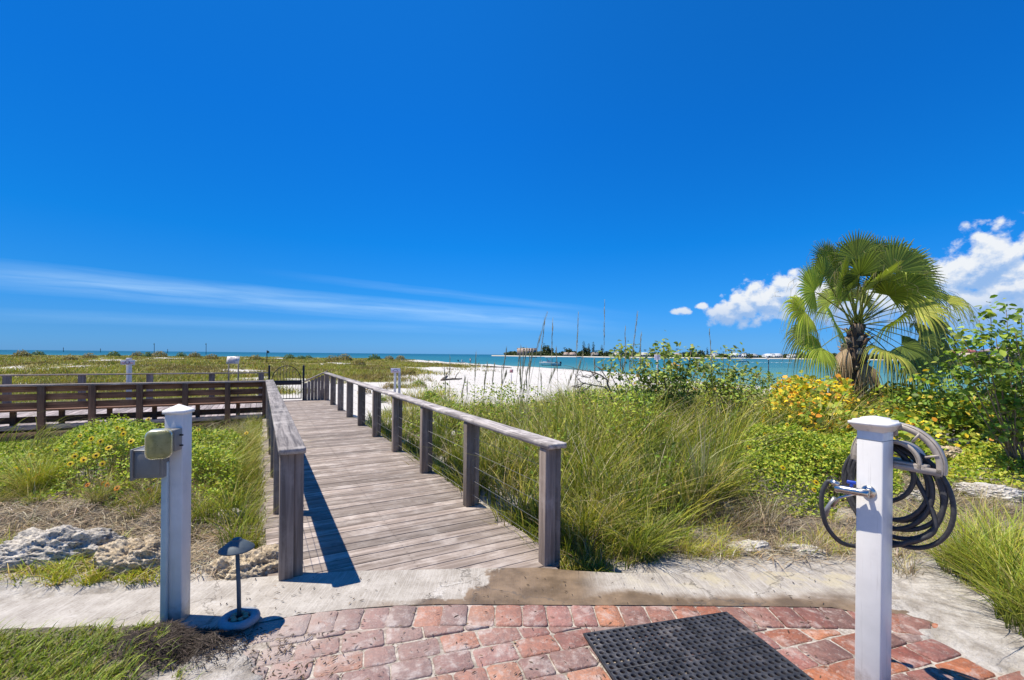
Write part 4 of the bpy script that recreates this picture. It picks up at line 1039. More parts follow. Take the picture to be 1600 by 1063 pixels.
for (px, py, n, H, rad, lab, w, pal) in [
    (1590, 930, 2600, .62, .30, 'large bright green grass clump leaning over the sand, nearest to the hose coil', [3, 3, 3, .6, .3], YG),
    (1500, 905, 500, .36, .12, 'small green tuft in front of the large bright clump on white sand', [3, 3, 3, 1, .5], YG),
    (1655, 1000, 1800, .55, .25, 'bright grass clump cut by the frame edge, beside the large one', [3, 3, 3, .6, .3], YG),
    (1000, 868, 700, .46, .13, 'dark green grass clump with arching blades in front of the dune grass', [3, 3, 3, 1, .3], GR),
    (1105, 800, 800, .60, .12, 'grass clump with long drooping blades over the dry hollow', [2, 2, 3, 2, 1], GR),
    (920, 842, 700, .50, .10, 'green grass clump just behind the end post of the long railing', [2, 3, 2, 2, 1], GR),
    (935, 882, 260, .17, .07, 'low bright tuft at the concrete edge by the end post', [3, 3, 3, 1, .3], YG),
    (60, 785, 900, .55, .14, 'yellow tinged arching grass clump in the daisy bed near its dry stems', [2, 2, 2, 2, 1], YG),
    (330, 770, 700, .60, .10, 'tall grey green grass clump next to the utility post', [2, 2, 3, 1, .5], GR),
    (230, 872, 90, .16, .03, 'tiny dark green tuft between the tan boulder and the utility post', [1, 1, 3, 0, 0], GR),
    ]:
    p = P(px, py); big_clump(p[:2], n, H, rad, lab, w, pal=pal)
def wm(x, y):
    px = CX+FPX*x/y; q = fbm(x+7, y+1, 1.9, 3)
    return sst(2.25, 2.6, x*ct+y*st)*sst(3.9, 4.6, y)*sst(9.5, 8.5, y)*sst(.52, .60, q)*(.35+.95*q)*sst(1330, 1280, px)*sst(4.6, 5.6, y+(px < 1100)*2)
# long arching reeds in front of the bench
def reeds():
    mb = MB(); n = 230
    px = np.concatenate([rng.normal(50, 35, 110), rng.normal(330, 45, 120)]); y = rng.uniform(5.6, 7.4, n); x = (px-CX)/FPX*y
    B = np.stack([x, y, hz(x, y)], 1)
    blades(mb, B, rng.uniform(.7, 1.25, n), WIND+rng.normal(0, .35, n), rng.uniform(.5, 1.1, n), rng.uniform(.008, .014, n), mixcol(n, DK, [1]*3), mixcol(n, [(.36, .32, .12), (.46, .40, .20), (.26, .27, .08)], [1]*3), seg=7, droop=rng.uniform(.35, .6, n), power=1.9)
    stuff(mb.build('arching_reeds', M_GRASS), 'long arching tan reeds in front of the dark bench', 'reeds')
reeds()
# ------------------------------------------------------------------ sea oats
def sea_oat(px0, py_top, y, lean, label, th=1.0):
    base = ((px0-CX)/FPX*y, y); z0 = float(height(*base))
    top = W(px0+lean, py_top, y); H = top[2]-z0; dx = top[0]-base[0]
    o = root('sea_oat_stalk', label, 'sea oat', (base[0], y, z0), 0, 'sea oat stalks above the grass')
    tt = np.linspace(0, 1, 12); bend = dx*(tt**1.6)
    pts = np.stack([bend, 0*tt, H*tt], 1); m = MB(); r = .0035*y/6*th; m.tube(pts, np.linspace(r, r*.5, 12), 5, col=(.36, .34, .18)); m.build('stalk', M_DRY, o)
    m = MB(); n = 40; t = rng.uniform(.70, .97, n); c = np.stack([dx*t**1.6+rng.normal(0, .004, n), rng.normal(0, .006, n), H*t], 1)
    az = rng.uniform(0, 6.28, n); blades(m, c, np.full(n, .085*y/6), az, rng.uniform(.02, .16, n), np.full(n, .0055*y/6*th), mixcol(n, [(.34, .32, .20), (.44, .38, .23)], [1, 1]), mixcol(n, [(.42, .38, .24), (.50, .44, .30)], [1, 1]), seg=3); m.build('seed_head', M_DRY, o)
for k, (a, b, y, l, lab) in enumerate([
    (943, 468, 6.6, 2, 'tallest straight sea oat stalk above the dune grass'), (816, 487, 7.2, 40, 'leaning sea oat stalk crossing the pale shore building'),
    (836, 500, 7.6, 16, 'sea oat stalk close beside the leaning one'), (860, 496, 7.3, 4, 'upright sea oat stalk just beyond the leaning pair'), (898, 487, 6.8, 6, 'sea oat stalk rising alone between the motorboat and the tallest stalk'),
    (978, 510, 6.3, -1, 'shorter sea oat stalk next to the leafy shrub top'), (978, 486, 6.4, 19, 'tall curving sea oat stalk in front of the shrub'),
    (998, 520, 6.9, 4, 'slender short sea oat stalk among shrub twigs'), (1118, 513, 7.0, -10, 'lone sea oat stalk tilting towards the boats, over the thin end of the shrub')]):
    sea_oat(a, b, y, l, lab, .9)
for k in range(32):
    a = np.clip(rng.normal(830, 75), 700, 1010); sea_oat(a, rng.uniform(540, 600), rng.uniform(7, 10), rng.uniform(-8, 26), 'thin low sea oat stalk in the grass before the white beach', .9)
# ------------------------------------------------------------------ leafy beds
def mound(xr, yr, n, top, size, pal, wts, name, label, cat, asp=.6, keep=None, layers=.5, up=.6, parent=None, kind='stuff'):
    x = rng.uniform(*xr, n); y = rng.uniform(*yr, n)
    h = top(x, y); g = hz(x, y); ok = h > .02
    if keep is not None: ok &= keep(x, y)
    x, y, h, g = x[ok], y[ok], h[ok], g[ok]; n = len(x)
    z = g+h*(1-layers*rng.random(n)**1.7)
    N = rng.normal(size=(n, 3))*.8+np.array([-.1, -.25, up+.5])
    mb = MB(); leaves(mb, np.stack([x, y, z], 1), N, rng.uniform(.6, 1.2, n)*size, mixcol(n, pal, wts), asp)
    # stems below
    k = n//14; i = rng.integers(0, n, k)
    blades(mb, np.stack([x[i], y[i], g[i]], 1), h[i]*.95, rng.uniform(0, 6.28, k), rng.uniform(.1, .5, k), np.full(k, .005), mixcol(k, [(.14, .10, .05)], [1]), mixcol(k, [(.12, .16, .03)], [1]), seg=3)
    o = mb.build(name, M_LEAF, parent=parent)
    if kind == 'stuff': stuff(o, label, cat)
    return o
def lm(x, y):   # height of the daisy mound in the left bed
    q = fbm(x, y, 1.6, 4); px = CX+FPX*x/y
    a = sst(4.15, 4.9, y+.6*(q-.5))*sst(8.3, 6.8, y)
    b = sst(.02, -.35, x*ct+y*st)
    return a*b*(.22+.50*q)*np.interp(px, [-100, 0, 80, 130, 200, 280, 330, 430], [.40, .40, .50, .95, 1.25, 1.05, .95, .85])
def flower_mesh(pal_p, r):
    mb = MB(); n = 13; V = [(0, 0, 0)]; c = [(.09, .03, .015)]
    for k in range(n):
        a = 2*math.pi*k/n; da = math.pi/n*.8
        i = len(V)
        V += [(.28*r*math.cos(a), .28*r*math.sin(a), .002), (.72*r*math.cos(a-da), .72*r*math.sin(a-da), .006), (r*math.cos(a), r*math.sin(a), -.001), (.72*r*math.cos(a+da), .72*r*math.sin(a+da), .006)]
        c += [pal_p[0], pal_p[1], pal_p[1], pal_p[1]]
    Q = [[1+4*k, 2+4*k, 3+4*k, 4+4*k] for k in range(n)]
    mb.add(V, Q, None, np.array(c))
    mb.lathe([(.30*r, 0), (.27*r, .006), (.15*r, .010), (.001, .012)], (0, 0, 0), 12, (.07, .025, .012)); return mb
F_Y = flower_mesh([(.80, .42, .01), (.85, .58, .015)], .031).build('flower', M_LEAF)
F_O = flower_mesh([(.62, .10, .01), (.82, .28, .015)], .031).build('flower', M_LEAF)
def flower(parent, proto, px, py, Y):
    c = proto.copy(); COL.objects.link(c); c.parent = parent
    w = W(px, py, Y); c.location = (w[0], w[1], w[2])
    c.rotation_euler = Vector((rng.normal(.15, .3), -1.0, rng.uniform(.4, 1.1))).to_track_quat('Z', 'Y').to_euler()
    s = rng.uniform(.85, 1.2); c.scale = (s, s, s)
    m = MB(); g = float(height(w[0], w[1]))
    m.tube([(0, 0, w[2]-.003), (.01, .02, (w[2]+g)/2), (.03, .03, g)], .0022, 5, col=(.14, .2, .04)); st_ = m.build('stem', M_GRASS, parent, loc=(w[0], w[1], 0))
def surf_y(px, py, top, y0, y1):
    """first ground distance where the leafy surface meets this direction"""
    for y in np.arange(y0, y1, .05):
        w = W(px, py, y); s = float(height(w[0], w[1]))+float(top(np.array([w[0]]), np.array([y]))[0])
        if w[2] <= s+.02: return y-.03
    return None
LEAFG = [(.22, .32, .025), (.35, .43, .03), (.11, .19, .02), (.44, .48, .05), (.52, .48, .08)]
o = root('daisy_bush', 'leafy flowering bush with yellow and orange daisies in the bed before the bench', 'bush', P(150, 740))
mound((-2.5, 6.2), (3.9, 9.4), 30000, wm, .045, [(.22, .32, .03), (.35, .42, .035), (.12, .19, .025), (.46, .44, .06)], [3, 3, 2, 1], 'dune_weeds', 'small leaved green weeds tangled through the dune grass', 'weeds')
bx, by = P(150, 740)[:2]
lf = mound((-9, -1.2), (4.2, 8.2), 62000, lm, .036, LEAFG, [3, 3, 1.2, 2, .7], 'foliage', '', '', kind='part'); lf.parent = o; lf.location = (-bx, -by, 0)
def put_flowers(par, off, lst, proto, top, y0, y1, fall):
    for (px, py) in lst:
        y = surf_y(px, py, top, y0, y1) or fall; y = min(y, y1)
        n0 = len(par.children); flower(par, proto, px, py, y)
        for ch in par.children:
            if not ch.get('_p'): ch.location = Vector(ch.location)-Vector((off[0], off[1], 0)); ch['_p'] = 1
lf['_p'] = 1
put_flowers(o, (bx, by), [(125, 681), (191, 671), (183, 669), (193, 678), (232, 655), (231, 678), (118, 693), (157, 690), (48, 712), (24, 734), (43, 735), (117, 713), (130, 717), (131, 719), (110, 725), (160, 725), (143, 686), (170, 700), (205, 690), (88, 704), (150, 712), (222, 700), (310, 672), (385, 677)], F_Y, lm, 4.2, 7.6, 6.0)
put_flowers(o, (bx, by), [(137, 758), (163, 756), (168, 758), (183, 763), (233, 767), (236, 780)], F_O, lm, 4.0, 7.6, 4.6)
def rm(x, y):   # daisy bush beside the hose post
    px = CX+FPX*x/y; q = fbm(x+20, y, 2.0, 4)
    return sst(1120, 1180, px+50*(q-.5))*sst(1420, 1330, px)*sst(4.45, 5.0, y+.6*(q-.5))*sst(6.7, 6.0, y)*(.22+.55*q)
o2 = root('daisy_bush', 'leafy bush with a few yellow daisies behind the steel tap and dune grass', 'bush', P(1240, 790))
bx, by = P(1240, 790)[:2]
lf2 = mound((1.8, 5.4), (4.3, 6.8), 36000, rm, .037, LEAFG, [3, 3, 1.2, 2.4, 1], 'foliage', '', '', kind='part'); lf2.parent = o2; lf2.location = (-bx, -by, 0); lf2['_p'] = 1
put_flowers(o2, (bx, by), [(1171, 699), (1223, 731), (1275, 754), (1272, 766), (1289, 697), (1195, 679), (1128, 752), (1150, 696), (1230, 664), (1258, 672)], F_Y, rm, 4.2, 6.6, 5.2)
for f_ in (F_Y, F_O): bpy.data.objects.remove(f_)
# vine and sea grape cover on the far bank
VINE = [(.20, .30, .03), (.34, .41, .04), (.09, .15, .02), (.78, .55, .03), (.75, .30, .03), (.52, .48, .06)]
def vm(x, y):
    px = CX+FPX*x/y; q = fbm(x+3, y+7, .9, 4)
    a = sst(1165, 1260, px-60*(q-.5))*sst(5.4, 6.6, y+.8*(q-.5)-.0*x)*sst(17, 12, y)
    a = a*np.where(px > 1470, sst(5.9, 7.2, y), 1)
    hgt = .30+.58*q+.22*sst(1150, 1200, px)*sst(1340, 1240, px)+.34*sst(1320, 1390, px)*sst(1560, 1480, px)*sst(7.2, 8.5, y)
    return a*hgt
mound((3.2, 18), (5.3, 16), 70000, vm, .085, VINE, [3, 4, 3, 1.1, .5, 2], 'vine_cover', 'tangled vines with green, yellow and orange leaves under the palm', 'ground cover', asp=.85, layers=.45)
mound((3.0, 7.2), (6.0, 9.4), 8500, lambda x, y: (.55+.85*fbm(x, y, 1.3, 3))*sst(1352, 1325, CX+FPX*x/y)*sst(1165, 1225, CX+FPX*x/y)*(fbm(x+2, y, 2.6, 3) > .42)*sst(6.2, 6.8, y), .080, [(.80, .56, .03), (.74, .32, .03), (.42, .46, .05), (.28, .36, .04)], [3, 1.4, 2.5, 2], 'sea_grape_leaves', 'yellow and orange sea grape leaves massed beside the palm', 'ground cover', asp=.9, layers=.6)
mound((4.2, 9), (4.6, 6.6), 16000, lambda x, y: sst(1460, 1540, CX+FPX*x/y)*sst(4.9, 5.5, y)*sst(7, 6.4, y)*(.10+.22*fbm(x, y, 2)), .05, LEAFG+[(.5, .42, .04)], [2, 3, 1, 3, 2, .5], 'creeper_cover', 'low bright creeper leaves with yellow flecks above the pale rock', 'ground cover')
mound((3.2, 20), (5.3, 16), 26000, lambda x, y: vm(x, y)*.8, .05, DRY, [2, 3, 1, 2, 1], 'dead_vine_stems', 'dead brown leaves tangled in the vine cover', 'dead leaves', asp=.25)
# ------------------------------------------------------------------ shrubs made of branches
def shrub(name, label, base, tips, nleaf, lsize, pal, wts, stem=.016, rad=.16, twig=3, asp=.5):
    g = float(height(base[0], base[1])); o = root(name, label, 'shrub', (base[0], base[1], g))
    st_ = MB(); lf = MB(); ends = []
    for (tx, ty, tz) in tips:
        e = np.array([tx-base[0], ty-base[1], tz-g]); s = np.array([rng.normal(0, .06), rng.normal(0, .06), 0])
        n = 9; tt = np.linspace(0, 1, n)[:, None]; mid = (s+e)/2+rng.normal(0, .12, 3)+np.array([0, 0, -.10*np.linalg.norm(e)])
        pts = (1-tt)**2*s+2*tt*(1-tt)*mid+tt**2*e+rng.normal(0, .012, (n, 3))*np.sin(math.pi*tt)
        st_.tube(pts, np.linspace(stem, stem*.28, n), 6, col=(.22, .17, .12))
        ends.append((e, 1.0))
        for _ in range(twig):
            k = rng.uniform(.45, .95); p0 = pts[int(k*(n-1))]; d_ = rng.normal(0, 1, 3); d_[2] = abs(d_[2])*.9+.2; d_ = d_/np.linalg.norm(d_)*rng.uniform(.12, .38)
            q = p0+d_; st_.tube([p0, (p0+q)/2+rng.normal(0, .02, 3), q], [stem*.3, stem*.22, stem*.12], 5, col=(.22, .17, .12)); ends.append((q, .8))
    Pn = []; Nn = []
    per = nleaf//len(ends)
    for e, s in ends:
        c = e+rng.normal(0, rad*.42, (per, 3))*s*np.array([1, 1, .75]); Pn.append(c)
        Nn.append((c-e)*3+rng.normal(0, .5, (per, 3))+np.array([0, -.2, .8]))
    Pn = np.concatenate(Pn); Nn = np.concatenate(Nn); n = len(Pn)
    leaves(lf, Pn, Nn, lsize*rng.uniform(.55, 1.25, n), mixcol(n, pal, wts), asp)
    st_.build('branches', M_DRY, o, smooth=True); lf.build('foliage', M_LEAF, o); return o
MANG = [(.24, .32, .055), (.33, .40, .08), (.15, .21, .045), (.45, .44, .12), (.55, .34, .09)]
def tipw(lst, y): return [W(px, py, y+rng.uniform(-.35, .35)) for px, py in lst]
shrub('buttonwood_shrub', 'sparse leafy shrub in front of the water, broadest of the two open shrubs', P(1030, 700)[:2] if False else W(1030, 650, 7.4)[:2],
      tipw([(965, 558), (985, 548), (1008, 560), (950, 575), (1028, 552), (1036, 541), (1050, 575), (1065, 560), (1080, 548), (1095, 560), (1060, 590), (1015, 585), (985, 590), (1090, 585), (1040, 605), (1105, 572)], 7.4), 2900, .082, MANG, [3, 3, 2, 1.5, .25], rad=.22, twig=5)
shrub('buttonwood_shrub', 'thin open shrub between the broad shrub and the orange sea grape leaves', W(1120, 650, 7.9)[:2],
      tipw([(1115, 568), (1130, 556), (1145, 550), (1125, 580), (1150, 585), (1165, 572), (1190, 590), (1140, 600), (1175, 605), (1100, 600)], 7.9), 1800, .080, MANG, [3, 3, 2, 1.5, .25], rad=.22, twig=5, stem=.013)
# bare branch reaching over the white beach
def bare():
    b = W(955, 640, 7.1); o = root('bare_branches', 'leafless grey branches spreading over the white beach before the boat water', 'branch', (b[0], b[1], float(height(b[0], b[1]))))
    g = float(height(b[0], b[1])); m = MB()
    def loc(px, py, y=7.1): w = W(px, py, y); return np.array([w[0]-b[0], w[1]-b[1], w[2]-g])
    main = [(962, 640), (955, 618), (945, 604), (925, 602), (905, 596), (899, 585)], [(955, 612), (948, 592), (932, 583), (915, 580), (903, 577)], [(940, 600), (928, 588), (922, 578)], [(925, 602), (912, 610), (900, 618)], [(948, 592), (938, 576), (930, 570)], [(932, 583), (920, 590), (908, 588)], [(915, 598), (903, 606), (893, 603)]
    for k, pl in enumerate(main):
        pts = np.array([loc(*p) for p in pl]); tt = np.linspace(0, len(pl)-1, 14); pts = np.stack([np.interp(tt, range(len(pl)), pts[:, i]) for i in range(3)], 1)+rng.normal(0, .006, (14, 3))
        m.tube(pts, np.linspace(.015 if k < 2 else .008, .004, 14), 6, col=(.20, .16, .13))
        for _ in range(9):
            p = pts[rng.integers(4, 14)]; q = p+rng.normal(0, .10, 3); m.tube([p, (p+q)/2+rng.normal(0, .012, 3), q], [.004, .003, .002], 4, col=(.22, .18, .14))
    m.build('branch', M_DRY, o, smooth=True)
bare()
MANGR = [(.15, .25, .03), (.26, .37, .04), (.08, .14, .02), (.36, .42, .06), (.17, .25, .05)]
shrub('sea_grape_shrub', 'tall round leaved shrub at the frame edge in front of the red roofed house', W(1600, 660, 5.6)[:2],
      tipw([(1502, 522), (1530, 500), (1548, 488), (1572, 484), (1596, 494), (1585, 515), (1555, 520), (1520, 535), (1490, 545), (1480, 572), (1545, 555), (1575, 545), (1600, 540), (1560, 585), (1590, 580), (1605, 610), (1640, 500), (1650, 560), (1680, 530)], 5.6), 1900, .085, MANGR, [3, 3, 1.5, 2.5, 1.5], stem=.012, rad=.20, twig=4, asp=.62)
shrub('sea_grape_shrub', 'dense low leafy shrub behind the tall round leaved one, beside the palm fronds', W(1540, 680, 7.2)[:2],
      tipw([(1450, 590), (1470, 605), (1500, 618), (1530, 625), (1560, 615), (1590, 625), (1480, 640), (1540, 645), (1600, 650), (1430, 620), (1620, 600)], 7.2), 2200, .08, MANGR+[(.62, .45, .04)], [3, 3, 1.5, 2, 1, .9], stem=.010, rad=.26, twig=4, asp=.7)
# ------------------------------------------------------------------ fan palm
def palm():
    Y = 9.0; c = W(1340, 508, Y); gz = float(height(c[0], c[1])); o = root('fan_palm', 'bushy fan palm with a shaggy brown trunk above the vine cover', 'palm tree', (c[0]-.12, c[1], gz))
    org = np.array([c[0]-.12, c[1], gz]); C0 = np.array(c)-org
    # trunk
    m = MB(); n = 14; tt = np.linspace(0, 1, n); pts = np.stack([.12*tt**1.5-.05*np.sin(tt*3), 0*tt, C0[2]*tt+.02], 1)
    m.tube(pts, np.interp(tt, [0, .15, .7, 1], [.32, .27, .22, .10]), 14, col=(.12, .085, .06)); m.build('trunk', M_DRY, o, smooth=True)
    m = MB()          # old leaf bases, pointing up and out, around the trunk
    for k in range(120):
        a = k*2.399; z = C0[2]*(.16+.78*k/120); r = .26-.10*k/120; w = .052
        d = np.array([math.cos(a), math.sin(a), 0]); s = np.array([-math.sin(a), math.cos(a), 0]); p = d*r*.8+np.array([.10*(z/C0[2]), 0, z]); ln = rng.uniform(.14, .30)
        q = p+d*rng.uniform(.08, .20)+np.array([0, 0, ln*rng.uniform(.3, 1)]); cc = np.array([(.30, .22, .15), (.17, .11, .07), (.42, .35, .27)][k % 3])*rng.uniform(.7, 1.15)
        m.add([p-s*w*1.3, p+s*w*1.3, q+s*w*.5, q-s*w*.5, p-s*w*1.3-d*.03-np.array([0,0,.02]), p+s*w*1.3-d*.03, q+s*w*.5-d*.02, q-s*w*.5-d*.02], [[0, 1, 2, 3], [7, 6, 5, 4], [0, 4, 5, 1], [1, 5, 6, 2], [2, 6, 7, 3], [3, 7, 4, 0]], None, cc)
    m.build('leaf_bases', M_DRY, o)
    def frond(H, r, face=None, pal='g', droop=.35, name='frond', spread=1.9, nl=34, start=None):
        m = MB(); H = np.array(H)-org if start is None else np.array(H); S = C0+rng.normal(0, .04, 3)
        e = H-S; n = 10; t = np.linspace(0, 1, n)[:, None]; mid = (S+H)/2+np.array([0, 0, (.10 if droop > .5 else .03)*np.linalg.norm(e[:2])])
        pet = (1-t)**2*S+2*t*(1-t)*mid+t**2*H
        pc = (.24, .27, .06) if pal != 'd' else (.30, .20, .11)
        m.tube(pet, np.linspace(.020, .010, n), 5, col=pc, flat=.55)
        ax = pet[-1]-pet[-3]; ax = ax/np.linalg.norm(ax)
        up = np.array([0, 0, 1.0]); view = -(np.array(c))/np.linalg.norm(c)
        N = up*.75+view*.5 if face is None else np.array(face); N = N-ax*N.dot(ax); N /= np.linalg.norm(N)+1e-9
        B = np.cross(N, ax); segs = 9; t1 = np.linspace(.02, 1, segs+1)
        base = {'g': [(.16, .22, .03), (.26, .31, .04)], 'b': [(.32, .42, .045), (.44, .50, .07)], 'k': [(.09, .13, .026), (.15, .20, .034)], 'y': [(.42, .40, .07), (.30, .35, .05)], 'd': [(.30, .20, .11), (.42, .32, .20)]}[pal]
        for i in range(nl):
            u = (i/(nl-1)-.5)*2; a = u*spread; dirv = math.cos(a)*ax+math.sin(a)*B+N*(.16*(1-abs(u)))
            dirv /= np.linalg.norm(dirv); ln = r*(1.0-.22*abs(u)**2)*rng.uniform(.92, 1.06)
            dl = (droop*.75)*(1+rng.uniform(-.3, .6)); ctr = H+ln*t1[:, None]*dirv+np.array([0, 0, -1])*(ln*dl*(np.clip((t1-.45)/.55, 0, 1)**2.0))[:, None]
            if rng.random() < (.6 if droop > .4 else .2):   # tip hangs
                ctr += np.array([0, 0, -1])*(ln*(.10+.4*droop)*np.clip((t1-.72)/.28, 0, 1)**2)[:, None]
            sd = np.cross(N, dirv); sd /= np.linalg.norm(sd)+1e-9
            half = np.minimum(ln*t1*math.tan(spread/nl)*1.02, ln*.042*np.clip((1.02-t1)/.52, 0, 1)**.95)+.0012
            cc = np.array(base[i % 2])*rng.uniform(.7, 1.25)
            col = np.repeat((cc[None]*(1-.0*t1[:, None])+np.array([.22, .16, .06])*np.clip((t1[:, None]-.85)/.15, 0, 1)*.6), 3, 0)
            A_ = ctr-sd*half[:, None]; M_ = ctr+N*(half*.55)[:, None]; B_ = ctr+sd*half[:, None]
            V = np.stack([A_, M_, B_], 1).reshape(-1, 3)
            Q = [[3*j+q, 3*j+q+1, 3*j+q+4, 3*j+q+3] for j in range(segs) for q in (0, 1)]
            m.add(V, Q, None, col)
        for _ in range(12 if pal != 'd' else 4):     # loose threads
            a = rng.uniform(-spread, spread); dirv = math.cos(a)*ax+math.sin(a)*B; p = H+dirv*r*rng.uniform(.6, .95)
            q = p+dirv*r*rng.uniform(.05, .35)+np.array([rng.normal(0, .03), rng.normal(0, .03), -rng.uniform(.10, .40)*1.0])
            m.tube([p, (p+q)/2+dirv*.06, q], [.003, .0025, .0015], 3, col=(.30, .26, .13), caps=False)
        m.build(name, M_LEAF if pal != 'd' else M_DRY, o)
    F = [((1273, 456), -.5, .68, 'b', (-.1, -1, .35), .30), ((1258, 487), -.3, .66, 'b', (0, -1, .5), .55), ((1305, 503), -.9, .56, 'b', (.1, -1, .3), .35),
         ((1283, 543), -.5, .60, 'b', (.1, -1, .5), .55), ((1304, 424), .0, .66, 'g', (.4, -1, .1), .25), ((1343, 430), -.6, .72, 'k', (.1, -1, .0), .2),
         ((1358, 415), .5, .72, 'g', (.0, -1, .2), .25), ((1324, 414), .2, .62, 'g', (.2, -1, .2), .25), ((1396, 425), -.1, .82, 'g', (-.2, -1, .25), .25),
         ((1420, 432), .3, .80, 'k', (-.2, -1, .3), .35), ((1410, 455), -.5, .70, 'g', (0, -1, .5), .4), ((1428, 484), -.2, .86, 'y', (.2, -.7, .9), .55),
         ((1436, 524), .2, .80, 'k', (.2, -1, .5), .75), ((1385, 548), -.9, .72, 'y', (.1, -1, .35), .75), ((1372, 440), -.8, .60, 'g', (.1, -1, .2), .35),
         ((1418, 415), .6, .74, 'g', (-.3, -1, .2), .3), ((1318, 440), -.6, .60, 'g', (.3, -1, .2), .35), ((1290, 430), .5, .62, 'k', (.2, -1, .2), .4),
         ((1440, 455), .5, .72, 'g', (0, -1, .6), .5), ((1265, 520), .3, .62, 'k', (0, -1, .5), .65), ((1370, 402), .3, .54, 'g', (0, -1, .1), .2),
         ((1345, 450), .6, .70, 'k', (0, 1, .5), .4), ((1400, 500), .7, .72, 'g', (.3, .6, .6), .5), ((1300, 470), .8, .70, 'g', (-.4, .6, .6), .5),
         ((1410, 540), -.3, .70, 'k', (.4, -1, .3), .7), ((1338, 404), -.1, .60, 'g', (0, -1, .1), .2), ((1392, 408), .1, .62, 'g', (-.1, -1, .1), .2)]
    F += [((1452, 512), .3, .80, 'k', (.3, -1, .3), .9), ((1462, 548), .5, .78, 'k', (.2, -1, .3), .9), ((1425, 562), -.2, .66, 'g', (.3, -1, .2), .9), ((1478, 470), .4, .62, 'y', (.3, -.6, .9), .6),
          ((1350, 455), -.7, .50, 'g', (.1, -1, .1), .12), ((1372, 450), -.5, .52, 'k', (-.1, -1, .1), .15), ((1330, 452), -.4, .50, 'k', (.2, -1, .2), .15), ((1388, 462), -.6, .50, 'g', (-.2, -1, .2), .2),
          ((1312, 446), .3, .54, 'g', (.2, -1, .1), .2), ((1360, 432), .2, .60, 'k', (0, -1, 0), .12), ((1408, 470), .4, .62, 'k', (-.1, -1, .3), .35), ((1345, 470), .4, .5, 'k', (0, -1, .1), .12), ((1318, 470), .1, .46, 'b', (.2, -1, .3), .25)]
    F += [((1294, 408), .3, .58, 'g', (.2, -1, .2), .2), ((1288, 432), -.2, .5, 'g', (.2, -1, .3), .3)]
    0 and [((p[0]+rng.uniform(-14, 14), p[1]+rng.uniform(-10, 16)), dy+rng.uniform(-.5, .5), r*.85, 'gk'[int(rng.integers(2))], face, dr) for (p, dy, r, pal, face, dr) in F if p[1] < 460 and p[0] > 1296]
    for (p, dy, r, pal, face, dr) in F:
        if p[1] < 462 and dr < .4: dr *= .3
        r *= .92; r *= rng.uniform(.9, 1.08)
        frond(W(p[0], p[1], Y+dy), r, face, pal, dr)
    for k in range(6):         # dead fronds hugging the trunk
        a = k*1.05+.3; frond(C0+np.array([.30*math.cos(a), .30*math.sin(a), -.45-.5*rng.random()]), rng.uniform(.3, .48), (math.cos(a), math.sin(a), .4), 'd', .9, 'dead_frond', .8, 18, start=1)
palm()
# ------------------------------------------------------------------ distant dune cover
def near_what(px, marks):
    for lim, txt in marks:
        if px < lim: return txt
    return marks[-1][1]
DM = [(75, 'near the edge of the frame'), (130, 'over the first bench bay'), (185, 'just before the T shaped sign'), (222, 'behind the T shaped sign'), (242, 'past the T shaped sign'), (265, 'beside the dark sea marker'), (295, 'between sea marker and notice board'), (345, 'before the notice board'), (425, 'behind the notice board'), (460, 'above the iron gate'), (500, 'past the iron gate'), (550, 'over the end of the railing'), (575, 'over the first far railing posts'), (600, 'before the twin post sign'), (635, 'behind the twin post sign'), (665, 'past the twin post sign'), (2000, 'by the driftwood branch')]
SM = [(815, 'before the pale apartment building'), (850, 'beside the pale apartment building'), (880, 'above the motorboat'), (915, 'past the motorboat'), (960, 'behind the tallest sea oat stalk'), (1060, 'behind the broad open shrub'), (1130, 'behind the thin open shrub'), (1215, 'among the white waterfront houses'), (1450, 'behind the fan palm'), (3000, 'behind the tall round leaved shrub')]
